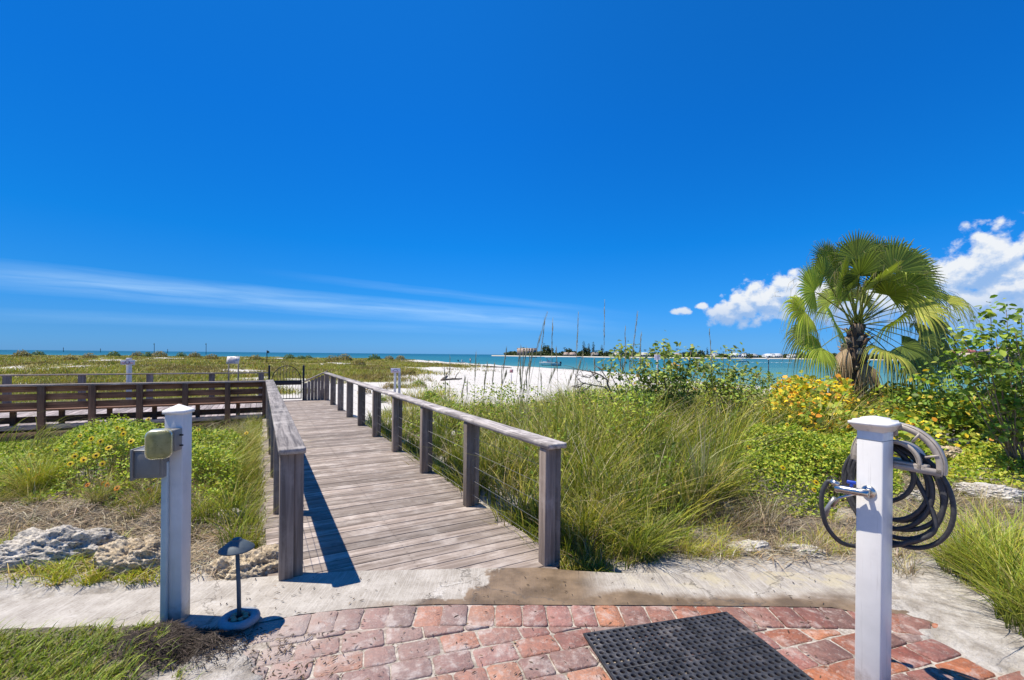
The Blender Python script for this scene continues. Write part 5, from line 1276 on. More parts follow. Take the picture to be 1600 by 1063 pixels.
def far_cover():
    mb = MB(); pal = [(.32, .33, .04), (.42, .38, .06), (.22, .27, .035), (.44, .34, .11), (.13, .18, .03), (.34, .22, .07)]
    n = 60000; r = 13*(215/13)**rng.random(n); az = rng.uniform(-1.05, .02, n); x = r*np.sin(az); y = r*np.cos(az)
    v = veg_far(x, y); t = x*ct+y*st; s = -x*st+y*ct
    ok = (v > rng.random(n)*.9) & ~((s < 18.2) & (t < .4)); x, y, r = x[ok], y[ok], r[ok]; n = len(x)
    tone = fbm(x, y, .22, 3); k = 5
    X = np.repeat(x, k)+rng.normal(0, 1, n*k)*np.repeat(.10+r*.006, k); Y = np.repeat(y, k)+rng.normal(0, 1, n*k)*np.repeat(.10+r*.006, k); Rr = np.repeat(r, k)
    tn = np.repeat(tone, k); m = n*k
    H = np.clip(.22+.25*tn, .15, .6)*rng.uniform(.5, 1.25, m)*np.interp(Rr, [12, 40, 200], [1, 1, .8]); c = mixcol(m, pal, [3, 2.5, 2, 2, 1.4, 1.2])
    c *= (.55+1.0*tn)[:, None]
    pb = sst(.52, .66, fbm(X, Y, .35, 4))[:, None]; c = c*(1-pb*.75)+np.array([[.26, .18, .07]])*pb*.75
    blades(mb, np.stack([X, Y, hz(X, Y)-.02], 1), H, rng.uniform(0, 6.28, m), rng.uniform(.2, 1.1, m), np.clip(Rr*.0011, .012, .2), c*.75, c, seg=2)
    stuff(mb.build('dune_cover', M_GRASS), 'low green and gold dune plants spreading to the beach beyond the platform', 'dune plants')
    # darker bushes dotted on the dunes
    spots = [(437, 576, 17, .5, 0), (608, 578, 27, .8, 3), (590, 572, 34, 1.0, 1), (570, 582, 24, .7, 3), (622, 568, 40, 1.2, 1), (655, 578, 30, .9, 2), (640, 572, 42, 1.2, 1), (672, 590, 21, .9, 2), (690, 604, 16, .9, 2), (708, 612, 13.5, .7, 2),
             (60, 554, 150, 3.5, 0), (178, 554, 130, 3.2, 0), (215, 553, 140, 3.4, 1), (232, 554, 125, 3.2, 0), (250, 553, 110, 3.2, 1), (283, 554, 120, 2.6, 0), (304, 553, 120, 3, 1), (452, 557, 120, 2.8, 0), (470, 560, 110, 2, 0), (482, 560, 115, 2.2, 0), (585, 562, 105, 3.2, 0), (608, 561, 120, 2.5, 1), (626, 562, 120, 2.6, 1), (538, 562, 90, 3, 1), (520, 566, 70, 2.4, 1), (140, 556, 95, 2.5, 1), (110, 560, 70, 2.2, 1), (35, 557, 100, 3, 1), (330, 556, 100, 3, 1), (400, 562, 80, 2.5, 1), (560, 566, 60, 2, 1), (595, 600, 20, .6, 2)]
    names = ['dark green bush dotted on the far dunes', 'brown green bush dotted on the far dunes', 'leafy green bush on the white sand past the railing', 'dry brown bush on the dune beyond the railing']
    pls = [[(.08, .13, .02), (.14, .19, .03)], [(.22, .20, .05), (.30, .22, .08)], [(.16, .22, .03), (.26, .30, .04)], [(.22, .15, .06), (.32, .24, .09)]]
    for (px, py, y, w, kd) in spots:
        c = W(px, py, y); g = float(height(c[0], c[1])); m = MB(); n = 420; a = rng.uniform(0, 6.28, n); q = np.sqrt(rng.random(n)); rad = w*.5
        h = rad*.9*np.sqrt(np.clip(1-q*q, .02, 1))*rng.uniform(.3, 1.15, n)
        Pn = np.stack([rad*q*np.sin(a), rad*q*np.cos(a), h], 1); Nn = Pn+rng.normal(0, .5*rad, (n, 3))+np.array([0, 0, .3])
        leaves(m, Pn, Nn, rng.uniform(.10, .24, n)*w*.6, mixcol(n, pls[kd], [1, 1], .3), .5)
        o = m.build('dune_bush', M_LEAF, loc=(c[0], c[1], g)); tag(o, ['dark green bush', 'brown green bush', 'leafy green bush', 'dry brown bush'][kd]+(' far out on the dunes, ' if y > 55 else ' on the sand beyond the railing, ')+near_what(px, DM), 'bush', 'bushes dotted over the dunes')
far_cover()
# litter on the paving
def litter():
    mb = MB(); n = 900
    px = np.concatenate([rng.normal(430, 70, n//2), rng.uniform(330, 1300, n-n//2)]); py = np.concatenate([rng.uniform(985, 1100, n//2), rng.uniform(905, 1100, n-n//2)])
    yy = HC*FPX/(py-547-.0098*px); x = (px-CX)/FPX*yy
    a = rng.uniform(0, 6.28, n); l = rng.uniform(.006, .022, n); w = rng.uniform(.0015, .004, n); z = np.full(n, .0115)
    V = np.stack([np.stack([x+l*np.cos(a), yy+l*np.sin(a), z], 1), np.stack([x+w*-np.sin(a), yy+w*np.cos(a), z+.003], 1), np.stack([x-l*np.cos(a), yy-l*np.sin(a), z], 1), np.stack([x-w*-np.sin(a), yy-w*np.cos(a), z+.001], 1)], 1)
    mb.add(V.reshape(-1, 3), np.arange(n*4).reshape(-1, 4), None, np.repeat(mixcol(n, [(.06, .04, .025), (.12, .08, .05), (.03, .02, .015), (.2, .14, .08)], [3, 2, 2, 1]), 4, 0))
    stuff(mb.build('leaf_litter', M_DRY), 'small dark leaf and twig scraps scattered on bricks and sand', 'leaf litter')
    mb = MB(); n = 5500; x = rng.normal(-1.77, .16, n); y = rng.normal(2.46, .09, n)
    blades(mb, np.stack([x, y, hz(x, y)+.004], 1), rng.uniform(.01, .035, n), rng.uniform(0, 6.28, n), rng.uniform(1, 3, n), rng.uniform(.003, .007, n), mixcol(n, [(.03, .022, .018), (.07, .05, .04)], [2, 1]), mixcol(n, [(.04, .03, .02), (.13, .10, .08)], [2, 1]), seg=3, droop=.7)
    stuff(mb.build('mulch', M_DRY), 'dark shredded mulch at the foot of the utility post', 'mulch')
litter()
# ------------------------------------------------------------------ signs
M_WHITE = simple('white_paint', (.66, .62, .60), .5, var=.04)
M_LILAC = simple('faded_sign_face', (.62, .58, .66), .6, var=.08)
M_RED = simple('red_ink', (.45, .06, .07), .6); M_INK = simple('blue_ink', (.07, .05, .16), .6); M_GREYP = simple('grey_wood_post', (.42, .42, .44), .8)
M_BROWN_ = simple('weathered_stake', (.16, .14, .12), .8)
def sign_t():
    Y = 14.3; c = W(197, 566.5, Y); s0 = Y/FPX; g = float(height(c[0], c[1]))
    o = root('wooden_sign', 'white T shaped sign on a thick post with an arched emblem, behind the bench', 'sign', (c[0], c[1]+.1, g))
    zc = c[2]-g
    m = MB(); m.box((-.03, .05, (zc+.13)/2), (.115, .09, zc+.15)); m.build('post', M_WHITE, o, bevel=.004)
    m = MB(); m.box((-.03, .0, zc), (.44, .03, .15)); m.box((-.03, -.001, zc+.09), (.11, .028, .05)); b = m.build('board', M_WHITE, o, bevel=.004)
    m = MB(); a = np.linspace(0, math.pi, 16); m.tube(np.stack([-.03+.078*np.cos(a), a*0-.019, zc-.03+.085*np.sin(a)], 1), .007, 6); m.build('emblem', M_INK, b)
    m = MB()
    for k in range(9):
        if k != 4: m.box((-.19+k*.04, -.018, zc-.022), (.028, .004, .022))
    for k in range(3): m.box((-.055+k*.028, -.018, zc-.055), (.02, .004, .016))
    m.build('lettering', M_RED, b)
    m = MB(); m.lathe([(.0, 0), (.014, 0), (.014, .006), (0, .006)], sides=12); q = m.build('knot_hole', M_IRON, o); q.rotation_euler = (math.pi/2, 0, 0); q.location = (-.03, .004, zc-.37)
def notice():
    Y = 19; c = W(364, 563, Y); g = float(height(c[0], c[1]))
    o = root('notice_board', 'white notice board with lines of small print standing in the dune plants', 'sign', (c[0], c[1], g)); zc = c[2]-g
    tl = Matrix.Rotation(R(-14), 3, 'X')
    m = MB(); m.box((0, 0, zc), (.52, .02, .32), tilt=tl); b = m.build('board', M_WHITE, o)
    m = MB()
    for k, (w, cc) in enumerate([(.24, 0), (.36, 1), (.40, 1), (.34, 1), (.38, 1)]):
        zz = .11-k*.055
        for j in range(int(w/.05)):
            m.box((-w/2+.02+j*.05, -.013-zz*math.tan(R(-14))*-1*0 - zz*.25*-1, zc+zz*.97), (.036, .004, .020), tilt=tl)
    m.build('lettering', M_INK, b)
    for x in (-.2, .2):
        m = MB(); m.box((x, .04, (zc+.1)/2), (.04, .04, zc+.1)); m.build('post', M_BROWN_, o)
    for x in (.08, .15, .22):
        m = MB(); m.tube([(x, 0, zc+.15), (x, 0, zc+.22)], .008, 5); m.build('bird_spike', M_CABLE, o)
def sign_twin():
    Y = 17.5; c = W(618, 579, Y); g = float(height(c[0], c[1])); zc = c[2]-g
    o = root('beach_sign', 'small white sign with an arch mark on two pale posts past the long railing', 'sign', (c[0], c[1], g))
    m = MB(); m.box((0, 0, zc), (.36, .025, .17)); b = m.build('board', M_LILAC, o, bevel=.003)
    m = MB(); a = np.linspace(0, math.pi, 12); m.tube(np.stack([.09*np.cos(a), a*0-.016, zc-.03+.07*np.sin(a)], 1), .007, 5); m.build('emblem', M_INK, b)
    m = MB()
    for k in range(7): m.box((-.12+k*.04, -.015, zc-.055), (.028, .004, .018))
    m.build('lettering', M_RED, b)
    for x in (-.03, .14):
        m = MB(); m.box((x, .05, (zc+.05)/2), (.085, .05, zc+.05)); m.build('post', M_WHITE if x < 0 else M_GREYP, o, bevel=.003)
def sign_small():
    Y = 32; c = W(799, 580, Y); g = float(height(c[0], c[1])); zc = c[2]-g
    o = root('beach_sign', 'tiny grey warning sign on a pale post on the open white beach', 'sign', (c[0], c[1], g))
    m = MB(); m.box((0, 0, zc), (.25, .02, .24)); b = m.build('board', simple('sign_mauve', (.36, .27, .30), .6), o)
    m = MB()
    for k in range(4): m.box((0, -.012, zc+.07-k*.045), (.16, .003, .018))
    m.build('lettering', M_RED, b)
    m = MB(); m.box((0, .03, zc/2), (.07, .04, zc)); m.build('post', M_WHITE, o)
    Y = 22; c = W(1201, 563, Y); g = float(height(c[0], c[1])); zc = c[2]-g
    o = root('marker_pole', 'thin dark pole with a slanted white plate at the water beside the palm', 'pole', (c[0], c[1], g))
    m = MB(); m.tube([(0, 0, 0), (0, 0, zc+.02)], .02, 8); m.build('pole', M_IRON, o)
    m = MB(); m.box((-.08, 0, zc+.10), (.24, .10, .03), tilt=Matrix.Rotation(R(42), 3, 'Y')); m.build('plate', M_WHITE, o)
    # short dark posts by the gate
    c = L(2.15, 19.0); 
    o = root('bin', 'small dark bin standing on the sand beside the iron gate', 'bin', (c[0], c[1], float(height(c[0], c[1]))))
    m = MB(); m.lathe([(0, 0), (.10, 0), (.13, .62), (.14, .63), (.14, .66), (.10, .70), (0, .71)], sides=16); m.build('drum', M_IRON, o, smooth=True)
    m = MB(); m.box((0, 0, .73), (.05, .05, .04)); m.build('lid_knob', M_IRON, o)
sign_t(); notice(); sign_twin(); sign_small()
# ------------------------------------------------------------------ water things
def hull(mb, L_, W_, H_, col, n=14):
    V = []; m = 7
    for i in range(n):
        t = i/(n-1); x = (t-.5)*L_; w = W_/2*(1-max(0, (t-.45)/.55)**2.2*.98); sh = H_*(1+.25*t*t); k = H_*.85*max(0, (t-.7)/.3)**2
        for j in range(m):
            a = j/(m-1)*math.pi; yy = -math.cos(a)*w; zz = sh-(sh-k)*math.sin(a)**.6 if 0 < j < m-1 else sh
            V.append((x, yy, zz))
    Q = [[i*m+j, (i+1)*m+j, (i+1)*m+j+1, i*m+j+1] for i in range(n-1) for j in range(m-1)]
    T = [[0, j, j+1] for j in range(1, m-1)]
    mb.add(V, Q, T, col)
    D = [(V[i*m][0], V[i*m][1], V[i*m][2]-.12) for i in range(n)]+[(V[i*m+m-1][0], V[i*m+m-1][1], V[i*m+m-1][2]-.12) for i in range(n)]
    mb.add(D, [[i, i+1, n+i+1, n+i] for i in range(n-1)], None, (.6, .6, .6))
def motorboat():
    c = P(859, 571.5, WATER); o = root('motorboat', 'white and blue motorboat with a canopy anchored off the beach', 'boat', (c[0], c[1], WATER), R(172))
    m = MB(); hull(m, 5.4, 2.0, .85, (.10, .26, .52)); q_ = m.V[0]; m.C[0] = np.where((q_[:, 2:3] > .3), np.array([[.82, .82, .82]]), np.array([[.06, .20, .45]])); m.build('hull', M_COL, o, smooth=False, loc=(0, 0, -.18))
    m = MB(); 
    for s in (-1, 1): m.tube([(-2.6, s*.98, .68), (0, s*.99, .72), (1.5, s*.70, .80), (2.6, s*.05, .86)], .05, 6)
    m.build('gunwale', M_WHITE, o)
    m = MB(); m.box((.2, 0, .95), (.8, .9, .8)); m.box((1.2, 0, .8), (1.0, 1.0, .35)); m.build('console', M_WHITE, o, bevel=.05)
    m = MB(); m.box((.62, 0, 1.45), (.04, .85, .35), tilt=Matrix.Rotation(-.4, 3, 'Y')); m.build('windshield', simple('smoked_glass', (.05, .07, .09), .1), o)
    m = MB()
    for x in (-.8, .8):
        for y in (-.6, .6): m.tube([(x*.7, y, .5), (x, y, 2.05)], .03, 6)
    m.build('canopy_frame', M_CABLE, o)
    m = MB(); m.box((0, 0, 2.1), (2.5, 1.6, .2)); m.build('canopy', M_WHITE, o, bevel=.03)
    m = MB(); m.box((-2.75, 0, .75), (.45, .5, .65)); m.box((-2.8, 0, .15), (.2, .15, .6)); m.build('outboard_motor', M_IRON, o, bevel=.06)
    m = MB(); m.box((-1.7, 0, .75), (.6, 1.4, .5)); m.build('seat', simple('dark_red_vinyl', (.16, .07, .07), .6), o, bevel=.05)
    m = MB(); m.tube([(1.6, -.5, .8), (2.0, -.4, 1.2), (2.7, 0, 1.3), (2.0, .4, 1.2), (1.6, .5, .8)], .02, 5); m.build('bow_rail', M_CABLE, o)
def small_boat(px, py, lab, L_=4.0, dark=True, rz=0, col=(.6, .6, .62)):
    c = P(px, py, WATER); o = root('dinghy', lab, 'boat', (c[0], c[1], WATER), rz)
    m = MB(); hull(m, L_, L_*.36, L_*.16, col); m.build('hull', M_COL, o, loc=(0, 0, -.1))
    m = MB(); m.box((-L_*.5-.1, 0, .65), (.35, .35, .55)); m.build('outboard_motor', M_IRON if dark else M_GREYP, o, bevel=.04)
    m = MB(); m.box((0, 0, .62), (.5, .6, .5)); m.build('console', M_WHITE, o, bevel=.04)
motorboat()
small_boat(722, 567, 'small white dinghy with a dark outboard pulled up at the waterline', 2.3, True, R(15))
small_boat(833, 559.3, 'tiny white boat near the pale shore building', 7, False, R(170))
small_boat(905, 558.6, 'tiny white boat far off near the tree lined shore', 6, False, R(0))
small_boat(1160, 566, 'distant white speedboat crossing the channel beyond the thin shrub', 5, False, R(0))
def wake():
    c = P(1150, 566.2, WATER+.03); m = MB(); V = []; n = 40
    for i in range(n):
        u = i/(n-1); V += [(-2-u*26, .25+u*1.3, 0), (-2-u*26, -.25-u*1.3, 0)]
    V2 = [(a+rng.normal(0, .2), b+rng.normal(0, .12), rng.uniform(0, .08)) for a, b, c_ in V]
    m.add([(-a, b, z) for a, b, z in V2], [[2*i, 2*i+1, 2*i+3, 2*i+2] for i in range(n-1)]); o = m.build('boat_wake', simple('foam', (.72, .80, .82), .7), loc=(c[0], c[1], WATER+.03)); struct(o)
wake()
def person(px, py, Y, label, h=1.7, shirt=(.6, .6, .62)):
    c = W(px, py, Y); g = float(height(c[0], c[1])); 
    o = root('person', label, 'person', (c[0], c[1], g))
    me = bpy.data.meshes.new('body'); s = h/1.75
    J = [(0, 0, .95, .13), (0, 0, 1.15, .12), (0, -.02, 1.38, .15), (0, -.03, 1.50, .055), (0, -.05, 1.62, .095), (0, -.05, 1.72, .07),
         (.10, 0, .88, .09), (.12, -.03, .48, .06), (.13, .02, .08, .04), (.13, -.14, .04, .035), (-.10, 0, .88, .09), (-.12, .04, .48, .06), (-.14, .10, .08, .04), (-.14, -.06, .04, .035),
         (.19, -.02, 1.40, .055), (.25, 0, 1.12, .04), (.24, -.10, .88, .03), (-.19, -.02, 1.40, .055), (-.26, -.02, 1.12, .04), (-.22, -.16, .93, .03)]
    E = [(0, 1), (1, 2), (2, 3), (3, 4), (4, 5), (0, 6), (6, 7), (7, 8), (8, 9), (0, 10), (10, 11), (11, 12), (12, 13), (2, 14), (14, 15), (15, 16), (2, 17), (17, 18), (18, 19)]
    me.from_pydata([(a*s, b*s, z*s) for a, b, z, r in J], E, []); me.materials.append(simple('tanned_skin', (.34, .19, .13), .6))
    b = bpy.data.objects.new('body', me); COL.objects.link(b); b.parent = o
    md = b.modifiers.new('skin', 'SKIN')
    for k, v in enumerate(me.skin_vertices[0].data): v.radius = (J[k][3]*s, J[k][3]*s)
    me.skin_vertices[0].data[0].use_root = True
    b.modifiers.new('sub', 'SUBSURF').render_levels = 1
    m = MB(); m.tube([(0, 0, .92*s), (0, -.01, 1.15*s), (0, -.02, 1.42*s)], [.155*s, .145*s, .17*s], 12, col=shirt); m.build('shirt', M_COL, o, smooth=True)
    m = MB(); m.tube([(0, 0, .98*s), (0, 0, .70*s)], [.165*s, .18*s], 12, col=(.10, .12, .2)); m.build('shorts', M_COL, o, smooth=True)
    m = MB(); m.lathe([(.09*s, 1.62*s), (.10*s, 1.68*s), (.075*s, 1.76*s), (.0, 1.785*s)], (0, -.04*s, 0), 12, (.06, .04, .03)); m.build('hair', M_COL, o, smooth=True)
person(735, 569, 128, 'person in a pale shirt standing at the waterline near the white dinghy')
# driftwood on the beach
for k, (a, b, w, lab) in enumerate([((735, 572), (752, 571.5), .12, 'dark driftwood log lying near the waterline by the dinghy'), ((755, 571), (800, 569.5), .12, 'long dark driftwood trunk near the waterline'), ((692, 578), (722, 577), .10, 'grey driftwood log in the middle of the beach'), ((690, 588), (700, 580), .09, 'slanting dark driftwood branch on the white sand')]):
    y = 70 if k < 2 else 36; p = W(*a, y); q = W(*b, y*1.04 if k < 3 else 42); za = float(height(p[0], p[1])); zb = float(height(q[0], q[1]))
    n = 9; tt = np.linspace(0, 1, n); m = MB()
    pts = np.stack([p[0]+(q[0]-p[0])*tt, p[1]+(q[1]-p[1])*tt+rng.normal(0, .04, n), za+(zb-za)*tt+w*.7+rng.normal(0, .02, n)], 1)-np.array([p[0], p[1], za])
    m.tube(pts, np.linspace(w, w*.5, n), 7, col=(.13, .10, .08)); i = 5; m.tube([pts[i], pts[i]+[.15, -.1, .35], pts[i]+[.4, -.1, .6]], [w*.4, w*.3, w*.15], 5, col=(.14, .11, .09))
    o = m.build('driftwood', M_DRY, loc=(p[0], p[1], za)); tag(o, lab, 'driftwood')
# beach scraps
def scraps():
    m = MB(); n = 2600; az = rng.uniform(-.16, .30, n); r = 9*(100/9)**rng.random(n); r = np.minimum(r, shore_r(az)*.93); x = r*np.sin(az); y = r*np.cos(az)
    ok = (veg_far(x, y) < .2) & (x*ct+y*st > 2.3); x, y, r = x[ok], y[ok], r[ok]; n = len(x)
    blades(m, np.stack([x, y, hz(x, y)], 1), rng.uniform(.04, .18, n), rng.uniform(0, 6.28, n), rng.uniform(.5, 3, n), .012+.0007*r, mixcol(n, DRY+[(.15, .2, .04)], [1, 2, 1, 2, 1, 1.5]), mixcol(n, DRY+[(.2, .26, .05)], [1, 2, 1, 2, 1, 1.5]), seg=3, droop=.5)
    stuff(m.build('beach_debris', M_DRY), 'sparse dry stems and scraps scattered over the white sand', 'beach debris')
scraps()
# channel markers
for (px, y, h, lab) in [(99, 700, 7, 'thin channel marker out at sea, above the slatted bench end'), (157, 700, 6, 'faint channel marker at sea between two others over the dunes'), (241, 420, 10, 'dark channel marker at sea above the T shaped sign side of the dunes'), (262, 700, 6, 'faint short channel marker just beyond the dark one'), (322, 420, 10.5, 'dark channel marker with a top board near the notice board')]:
    c = P(px, 556, 0); a, _, _ = ray(px, 550); o = root('channel_marker', lab, 'channel marker', (a*y, y, WATER)); m = MB(); m.tube([(0, 0, -1), (0, 0, h)], .004*y*.12, 6); m.build('pile', M_IRON, o)
    m = MB(); m.box((0, -.3, h-.8), (.9, .1, .9)); m.build('board', simple('marker_green', (.03, .10, .07), .6), o)
def flagpole():
    Y = 62; c = W(417, 562, Y); g = float(height(c[0], c[1])); top = W(417, 547.5, Y)[2]-g; o = root('beach_flag', 'slim pole with a small dark pennant at the edge of the far dunes', 'flag', (c[0], c[1], g))
    m = MB(); m.tube([(0, 0, 0), (0, 0, top)], .05, 6); m.build('pole', M_IRON, o)
    m = MB(); m.add([(0, 0, top), (.30, .05, top-.15), (.28, .1, top-.35), (0, 0, top-.42), (.15, .06, top-.2)], None, [[0, 4, 3], [0, 1, 4], [1, 2, 4], [2, 3, 4]]); m.build('pennant', simple('dark_pennant', (.05, .10, .10), .7), o)
    Y = 30; c = W(1027, 556, Y); g = WATER; zc = c[2]-g; c = (c[0], 46*1.0, 0); Y = 46; c = W(1027, 558, Y); zc = c[2]-WATER
    o = root('channel_marker', 'pale square channel board on a pile behind the shrub branches', 'channel marker', (c[0], c[1], WATER)); m = MB(); m.tube([(0, 0, -.3), (0, 0, zc)], .07, 8); m.build('pile', M_GREYP, o)
    m = MB(); m.box((0, -.1, zc), (.65, .05, .55)); m.build('board', M_LILAC, o, bevel=.01)
flagpole()
# ------------------------------------------------------------------ far shore
def far_shore():
    m, t, b = new_mat('far_land'); p = t.pos(); n = t.noise(p, .05, 4)
    t.put(b.inputs['Base Color'], t.mix(t.mr(t.att(), .3, .7), (.55, .50, .42), t.mix(n, (.05, .07, .02), (.14, .14, .05)))); b.inputs['Roughness'].default_value = .95
    pts = [(768, 800), (790, 780), (830, 740), (880, 700), (960, 660), (1060, 700), (1200, 760), (1400, 640), (1600, 460), (1800, 380)]
    mb = MB(); V = []; N = 160
    for i in range(N):
        px = 768+(1900-768)*i/(N-1); y = np.interp(px, [q[0] for q in pts], [q[1] for q in pts]); a, _, _ = ray(px, 555); d = 1+.02*math.sin(i*.7)
        x0, y0 = a*y*d, y*d
        for k, (f, z) in enumerate(((1, WATER-.5), (1.01, WATER+.9), (1.03, WATER+1.4), (1.10, WATER+1.8), (1.35, WATER+1.5), (1.4, WATER-1))): V.append((x0*f, y0*f, z))
    c = np.tile(np.array([[0, 0, 0], [0, 0, 0], [1, 1, 1], [1, 1, 1], [1, 1, 1], [1, 1, 1.]]), (N, 1))
    mb.add(V, [[i*6+j, (i+1)*6+j, (i+1)*6+j+1, i*6+j+1] for i in range(N-1) for j in range(5)], None, c); struct(mb.build('far_shore_land', m, smooth=True))
    def shore(px, f=1.04):
        y = np.interp(px, [q[0] for q in pts], [q[1] for q in pts])*f; a, _, _ = ray(px, 555); return a*y, y
    def crown(mb, w, h, z0, n, pal, s=.16):
        a = rng.uniform(0, 6.28, n); q = np.sqrt(rng.random(n)); u = rng.random(n)
        lob = 1+.25*np.sin(a*3+rng.uniform(0, 6)); Pn = np.stack([w/2*q*lob*np.sin(a), w/2*q*lob*np.cos(a), z0+h*u*(1.0-.45*q*q)], 1)
        leaves(mb, Pn, rng.normal(size=(n, 3))+np.array([0, -.3, .7]), rng.uniform(.6, 1.3, n)*w*s, mixcol(n, pal, [1]*len(pal), .3), .8)
    pal = [(.035, .055, .022), (.055, .08, .03), (.08, .10, .035)]; palw = [(.10, .12, .035), (.07, .09, .03)]
    protos = []
    for kd in range(4):
        r_ = root('shore_tree', 'x', 'tree', (0, 0, 0)); mt = MB(); mc = MB()
        if kd == 0: mt.tube([(0, 0, 0), (0, 0, 6)], .4, 6, col=(.1, .08, .06)); crown(mc, 13, 10, 3, 260, pal)
        if kd == 1: mt.tube([(0, 0, 0), (.2, 0, 14)], .35, 6, col=(.1, .08, .06)); [crown(mc, 5-.5*k, 4.5, 3+3.2*k, 70, pal, .22) for k in range(5)]
        if kd == 2:
            mt.tube([(0, 0, 0), (.5, 0, 6), (.9, 0, 11)], .25, 6, col=(.16, .13, .1))
            for k in range(16):
                a = k*2.4; pt = [(0.9+u*2.6*math.cos(a), u*2.6*math.sin(a), 11+1.4*u-2.4*u*u+.6*(k % 3)*(u)) for u in np.linspace(0, 1, 5)]; mc.tube(pt, [.12, .32, .34, .22, .04], 4, col=pal[k % 3], flat=.35)
        if kd == 3: mt.tube([(0, 0, 0), (0, 0, 2)], .3, 6, col=(.1, .08, .06)); crown(mc, 16, 4.5, .4, 220, palw+pal)
        mt.build('trunk', M_DRY, r_); mc.build('crown', M_LEAF, r_); protos.append(r_)
    labs = ['broad dark tree on the far shore across the water', 'narrow tall pine on the far shore across the water', 'slim palm on the far shore across the water', 'low spreading scrub tree on the far shore']
    grp = ['broad trees on the far shore', 'pines on the far shore', 'palms on the far shore', 'scrub trees on the far shore']
    def place(kd, px, sc, f=1.05):
        x, y = shore(px, f); c = copy_tree(protos[kd]); c.location = (x, y, WATER+1.2); sc *= 1.22; c.scale = (sc, sc, sc); c.rotation_euler = (0, 0, rng.uniform(0, 6.28)); c['label'] = labs[kd].replace(' across the water', '')+', '+near_what(px, SM); c['group'] = grp[kd]
    for px, sc in ((818, .95), (855, 1.15), (889, .85), (916, .9), (1095, .8), (1080, .7), (800, .5), (1250, .8), (1440, .9), (1490, .8), (1530, .7)): place(0, px, sc, 1.08)
    for px, sc in ((912, 1.0), (920, .85), (927, .95), (940, .75), (850, .9), (1105, .7), (1000, .7)): place(1, px, sc, 1.07)
    for k in range(44): place(2, rng.choice([rng.uniform(862, 1200), rng.uniform(925, 990), rng.uniform(1200, 1560)]), rng.uniform(.55, 1.0), rng.uniform(1.05, 1.09))
    for k in range(130): place(3, 792+(1880-792)*(k+rng.random())/130, rng.uniform(.7, 1.25), rng.uniform(1.035, 1.10))
    for p_ in protos:
        for ch in list(p_.children): bpy.data.objects.remove(ch)
        bpy.data.objects.remove(p_)
    # pale apartment building
    x, y = shore(823, 1.035); w = 33; o = root('apartment_building', 'pale four storey building at the tip of the far shore', 'building', (x, y, WATER+1), 0)
    m = MB(); m.box((0, 6, 6.3), (w, 12, 12.6), col=(.42, .30, .25)); m.build('wall', M_COL, o)
    m = MB(); m.box((0, 6, 12.9), (w+1, 13, .5), col=(.5, .42, .36)); m.build('roof', M_COL, o)
    for k in range(5):
        m = MB(); m.box((2-w/2+8+k*4.4, -.5, 6.3), (1.3, 1.2, 12.6), col=(.62, .50, .42)); m.build('pier', M_COL, o)
    mw = [M_IRON]
    for k in range(4):
        for j in range(4): m = MB(); m.box((-w/2+12.2+k*4.4, .0, 1.9+j*3.0), (2.6, .3, 1.7), col=(.06, .07, .09)); m.build('window', M_COL, o)
    # low houses
    hs = [(885, 10, 4, (.6, .5, .42), (.42, .30, .24)), (895, 12, 4, (.55, .42, .36), (.45, .33, .26)), (930, 12, 4, (.6, .55, .5), (.4, .3, .25)), (965, 12, 5, (.65, .6, .55), (.45, .35, .3)), (1008, 14, 5, (.7, .68, .66), (.5, .5, .5)), (1060, 14, 5, (.66, .6, .55), (.4, .33, .3)),
          (1118, 12, 5, (.6, .6, .6), (.35, .35, .36)), (1150, 18, 6, (.75, .75, .74), (.62, .62, .62)), (1165, 14, 5, (.8, .8, .8), (.55, .55, .55)), (1178, 16, 5, (.72, .72, .7), (.45, .45, .46)), (1205, 24, 5.5, (.8, .82, .84), (.7, .72, .75)), (1217, 14, 6, (.75, .75, .78), (.6, .6, .6)), (1240, 14, 5, (.7, .7, .7), (.5, .45, .4)), (1575, 16, 6, (.6, .58, .55), (.4, .38, .36))]
    def house(x, y, w, h, wc, rc, label, name='shore_house', d=8, win=4):
        o = root(name, label, 'house', (x, y, WATER+1.3)); m = MB(); m.box((0, d/2, h/2), (w, d, h), col=wc); m.build('wall', M_COL, o)
        m = MB(); e = .6; m.add([(-w/2-e, -e, h), (w/2+e, -e, h), (w/2+e, d+e, h), (-w/2-e, d+e, h), (-w/4, d/2, h+1.9), (w/4, d/2, h+1.9)], [[0, 1, 5, 4], [2, 3, 4, 5], [3, 2, 1, 0]], [[1, 2, 5], [3, 0, 4]], rc); m.build('roof', M_COL, o)
        for k in range(win): m = MB(); m.box((-w/2+w*(k+.5)/win, -.05, h*.5), (w/win*.5, .2, h*.4), col=(.05, .06, .08)); m.build('window', M_COL, o)
        return o
    desc = ['beige low house among the first palms', 'tan low house beside the beige one', 'cream house under the tall pines', 'cream house past the pines', 'grey roofed pale house behind the shrub twigs', 'buff house behind the shrub leaves', 'grey house past the dark broad tree', 'white wide house with a flat pale roof', 'small bright white house beside the wide one', 'white house with a grey roof past the pair', 'longest white waterfront house, next to the palm fronds', 'white house at the end of the long one', 'pale house hidden behind palm fronds', 'pale house behind the round leaved shrub']
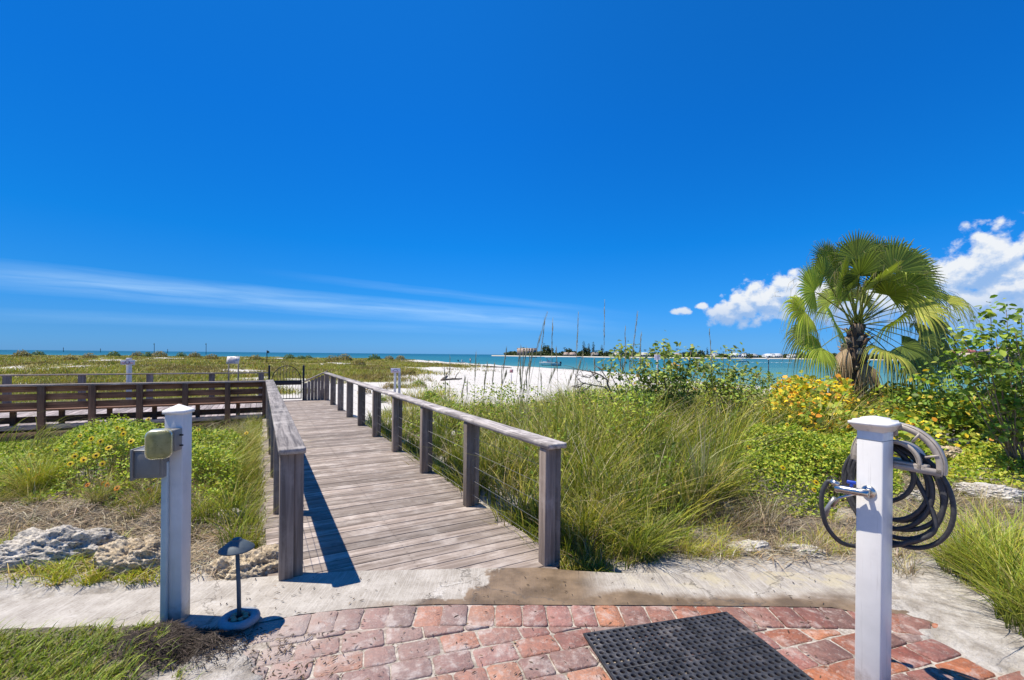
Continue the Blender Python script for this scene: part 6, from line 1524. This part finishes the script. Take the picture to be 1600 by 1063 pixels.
    for k, (px, w, h, wc, rc) in enumerate(hs):
        x, y = shore(px, 1.03); house(x, y, w, h, wc, rc, desc[k]+' on the far shore')
    # near waterfront: land spit with the red roofed house
    mb = MB(); V = []; N = 60
    for i in range(N):
        px = 1425+(1950-1425)*i/(N-1); y = np.interp(px, [1425, 1500, 1600, 1950], [235, 205, 190, 150]); a, _, _ = ray(px, 560)
        for f, z in ((1, -1.6), (1.003, -.1), (1.03, .3), (1.3, .5), (1.35, -1.6)): V.append((a*y*f, y*f, z))
    mb.add(V, [[i*5+j, (i+1)*5+j, (i+1)*5+j+1, i*5+j+1] for i in range(N-1) for j in range(4)], None, (.8, .8, .8)); struct(mb.build('waterfront_land', m_far := bpy.data.materials['far_land'], smooth=True))
    a, _, _ = ray(1518, 560); y = 212
    o = house(a*y, y, 14, 4.2, (.62, .58, .52), (.42, .13, .09), 'large waterfront house with a red tiled roof seen between palm and shrub', 'red_roofed_house', 9, 5); o.location.z = .3
    m = MB(); m.box((-1.5, -1.8, 2.6), (8, 3.4, .25), col=(.6, .56, .5)); m.build('balcony', M_COL, o)
    for kx in (-5, -2.5, 0, 2): m = MB(); m.box((kx, -3.2, 1.3), (.35, .35, 2.6), col=(.65, .62, .58)); m.build('column', M_COL, o)
    a, _, _ = ray(1583, 560); y = 200; o = house(a*y, y, 13, 4.8, (.55, .52, .48), (.34, .26, .24), 'waterfront house with a brown hipped roof next to the red roofed one', 'shore_house', 9, 5); o.location.z = .3
    for (px, y, w) in ((1480, 226, 5), (1492, 222, 4.5), (1538, 205, 4), (1550, 203, 5), (1565, 200, 4), (1600, 195, 5), (1463, 230, 5)):
        a, _, _ = ray(px, 560); r_ = root('waterfront_tree', 'round dark tree beside the waterfront houses', 'tree', (a*y, y*1.01, .3), 0, 'trees beside the waterfront houses'); mt = MB(); mt.tube([(0, 0, 0), (0, 0, 2)], .2, 6, col=(.1, .08, .06)); mt.build('trunk', M_DRY, r_)
        mc = MB(); crown(mc, w, w*.9, .8, 240, pal); mc.build('crown', M_LEAF, r_)
far_shore()
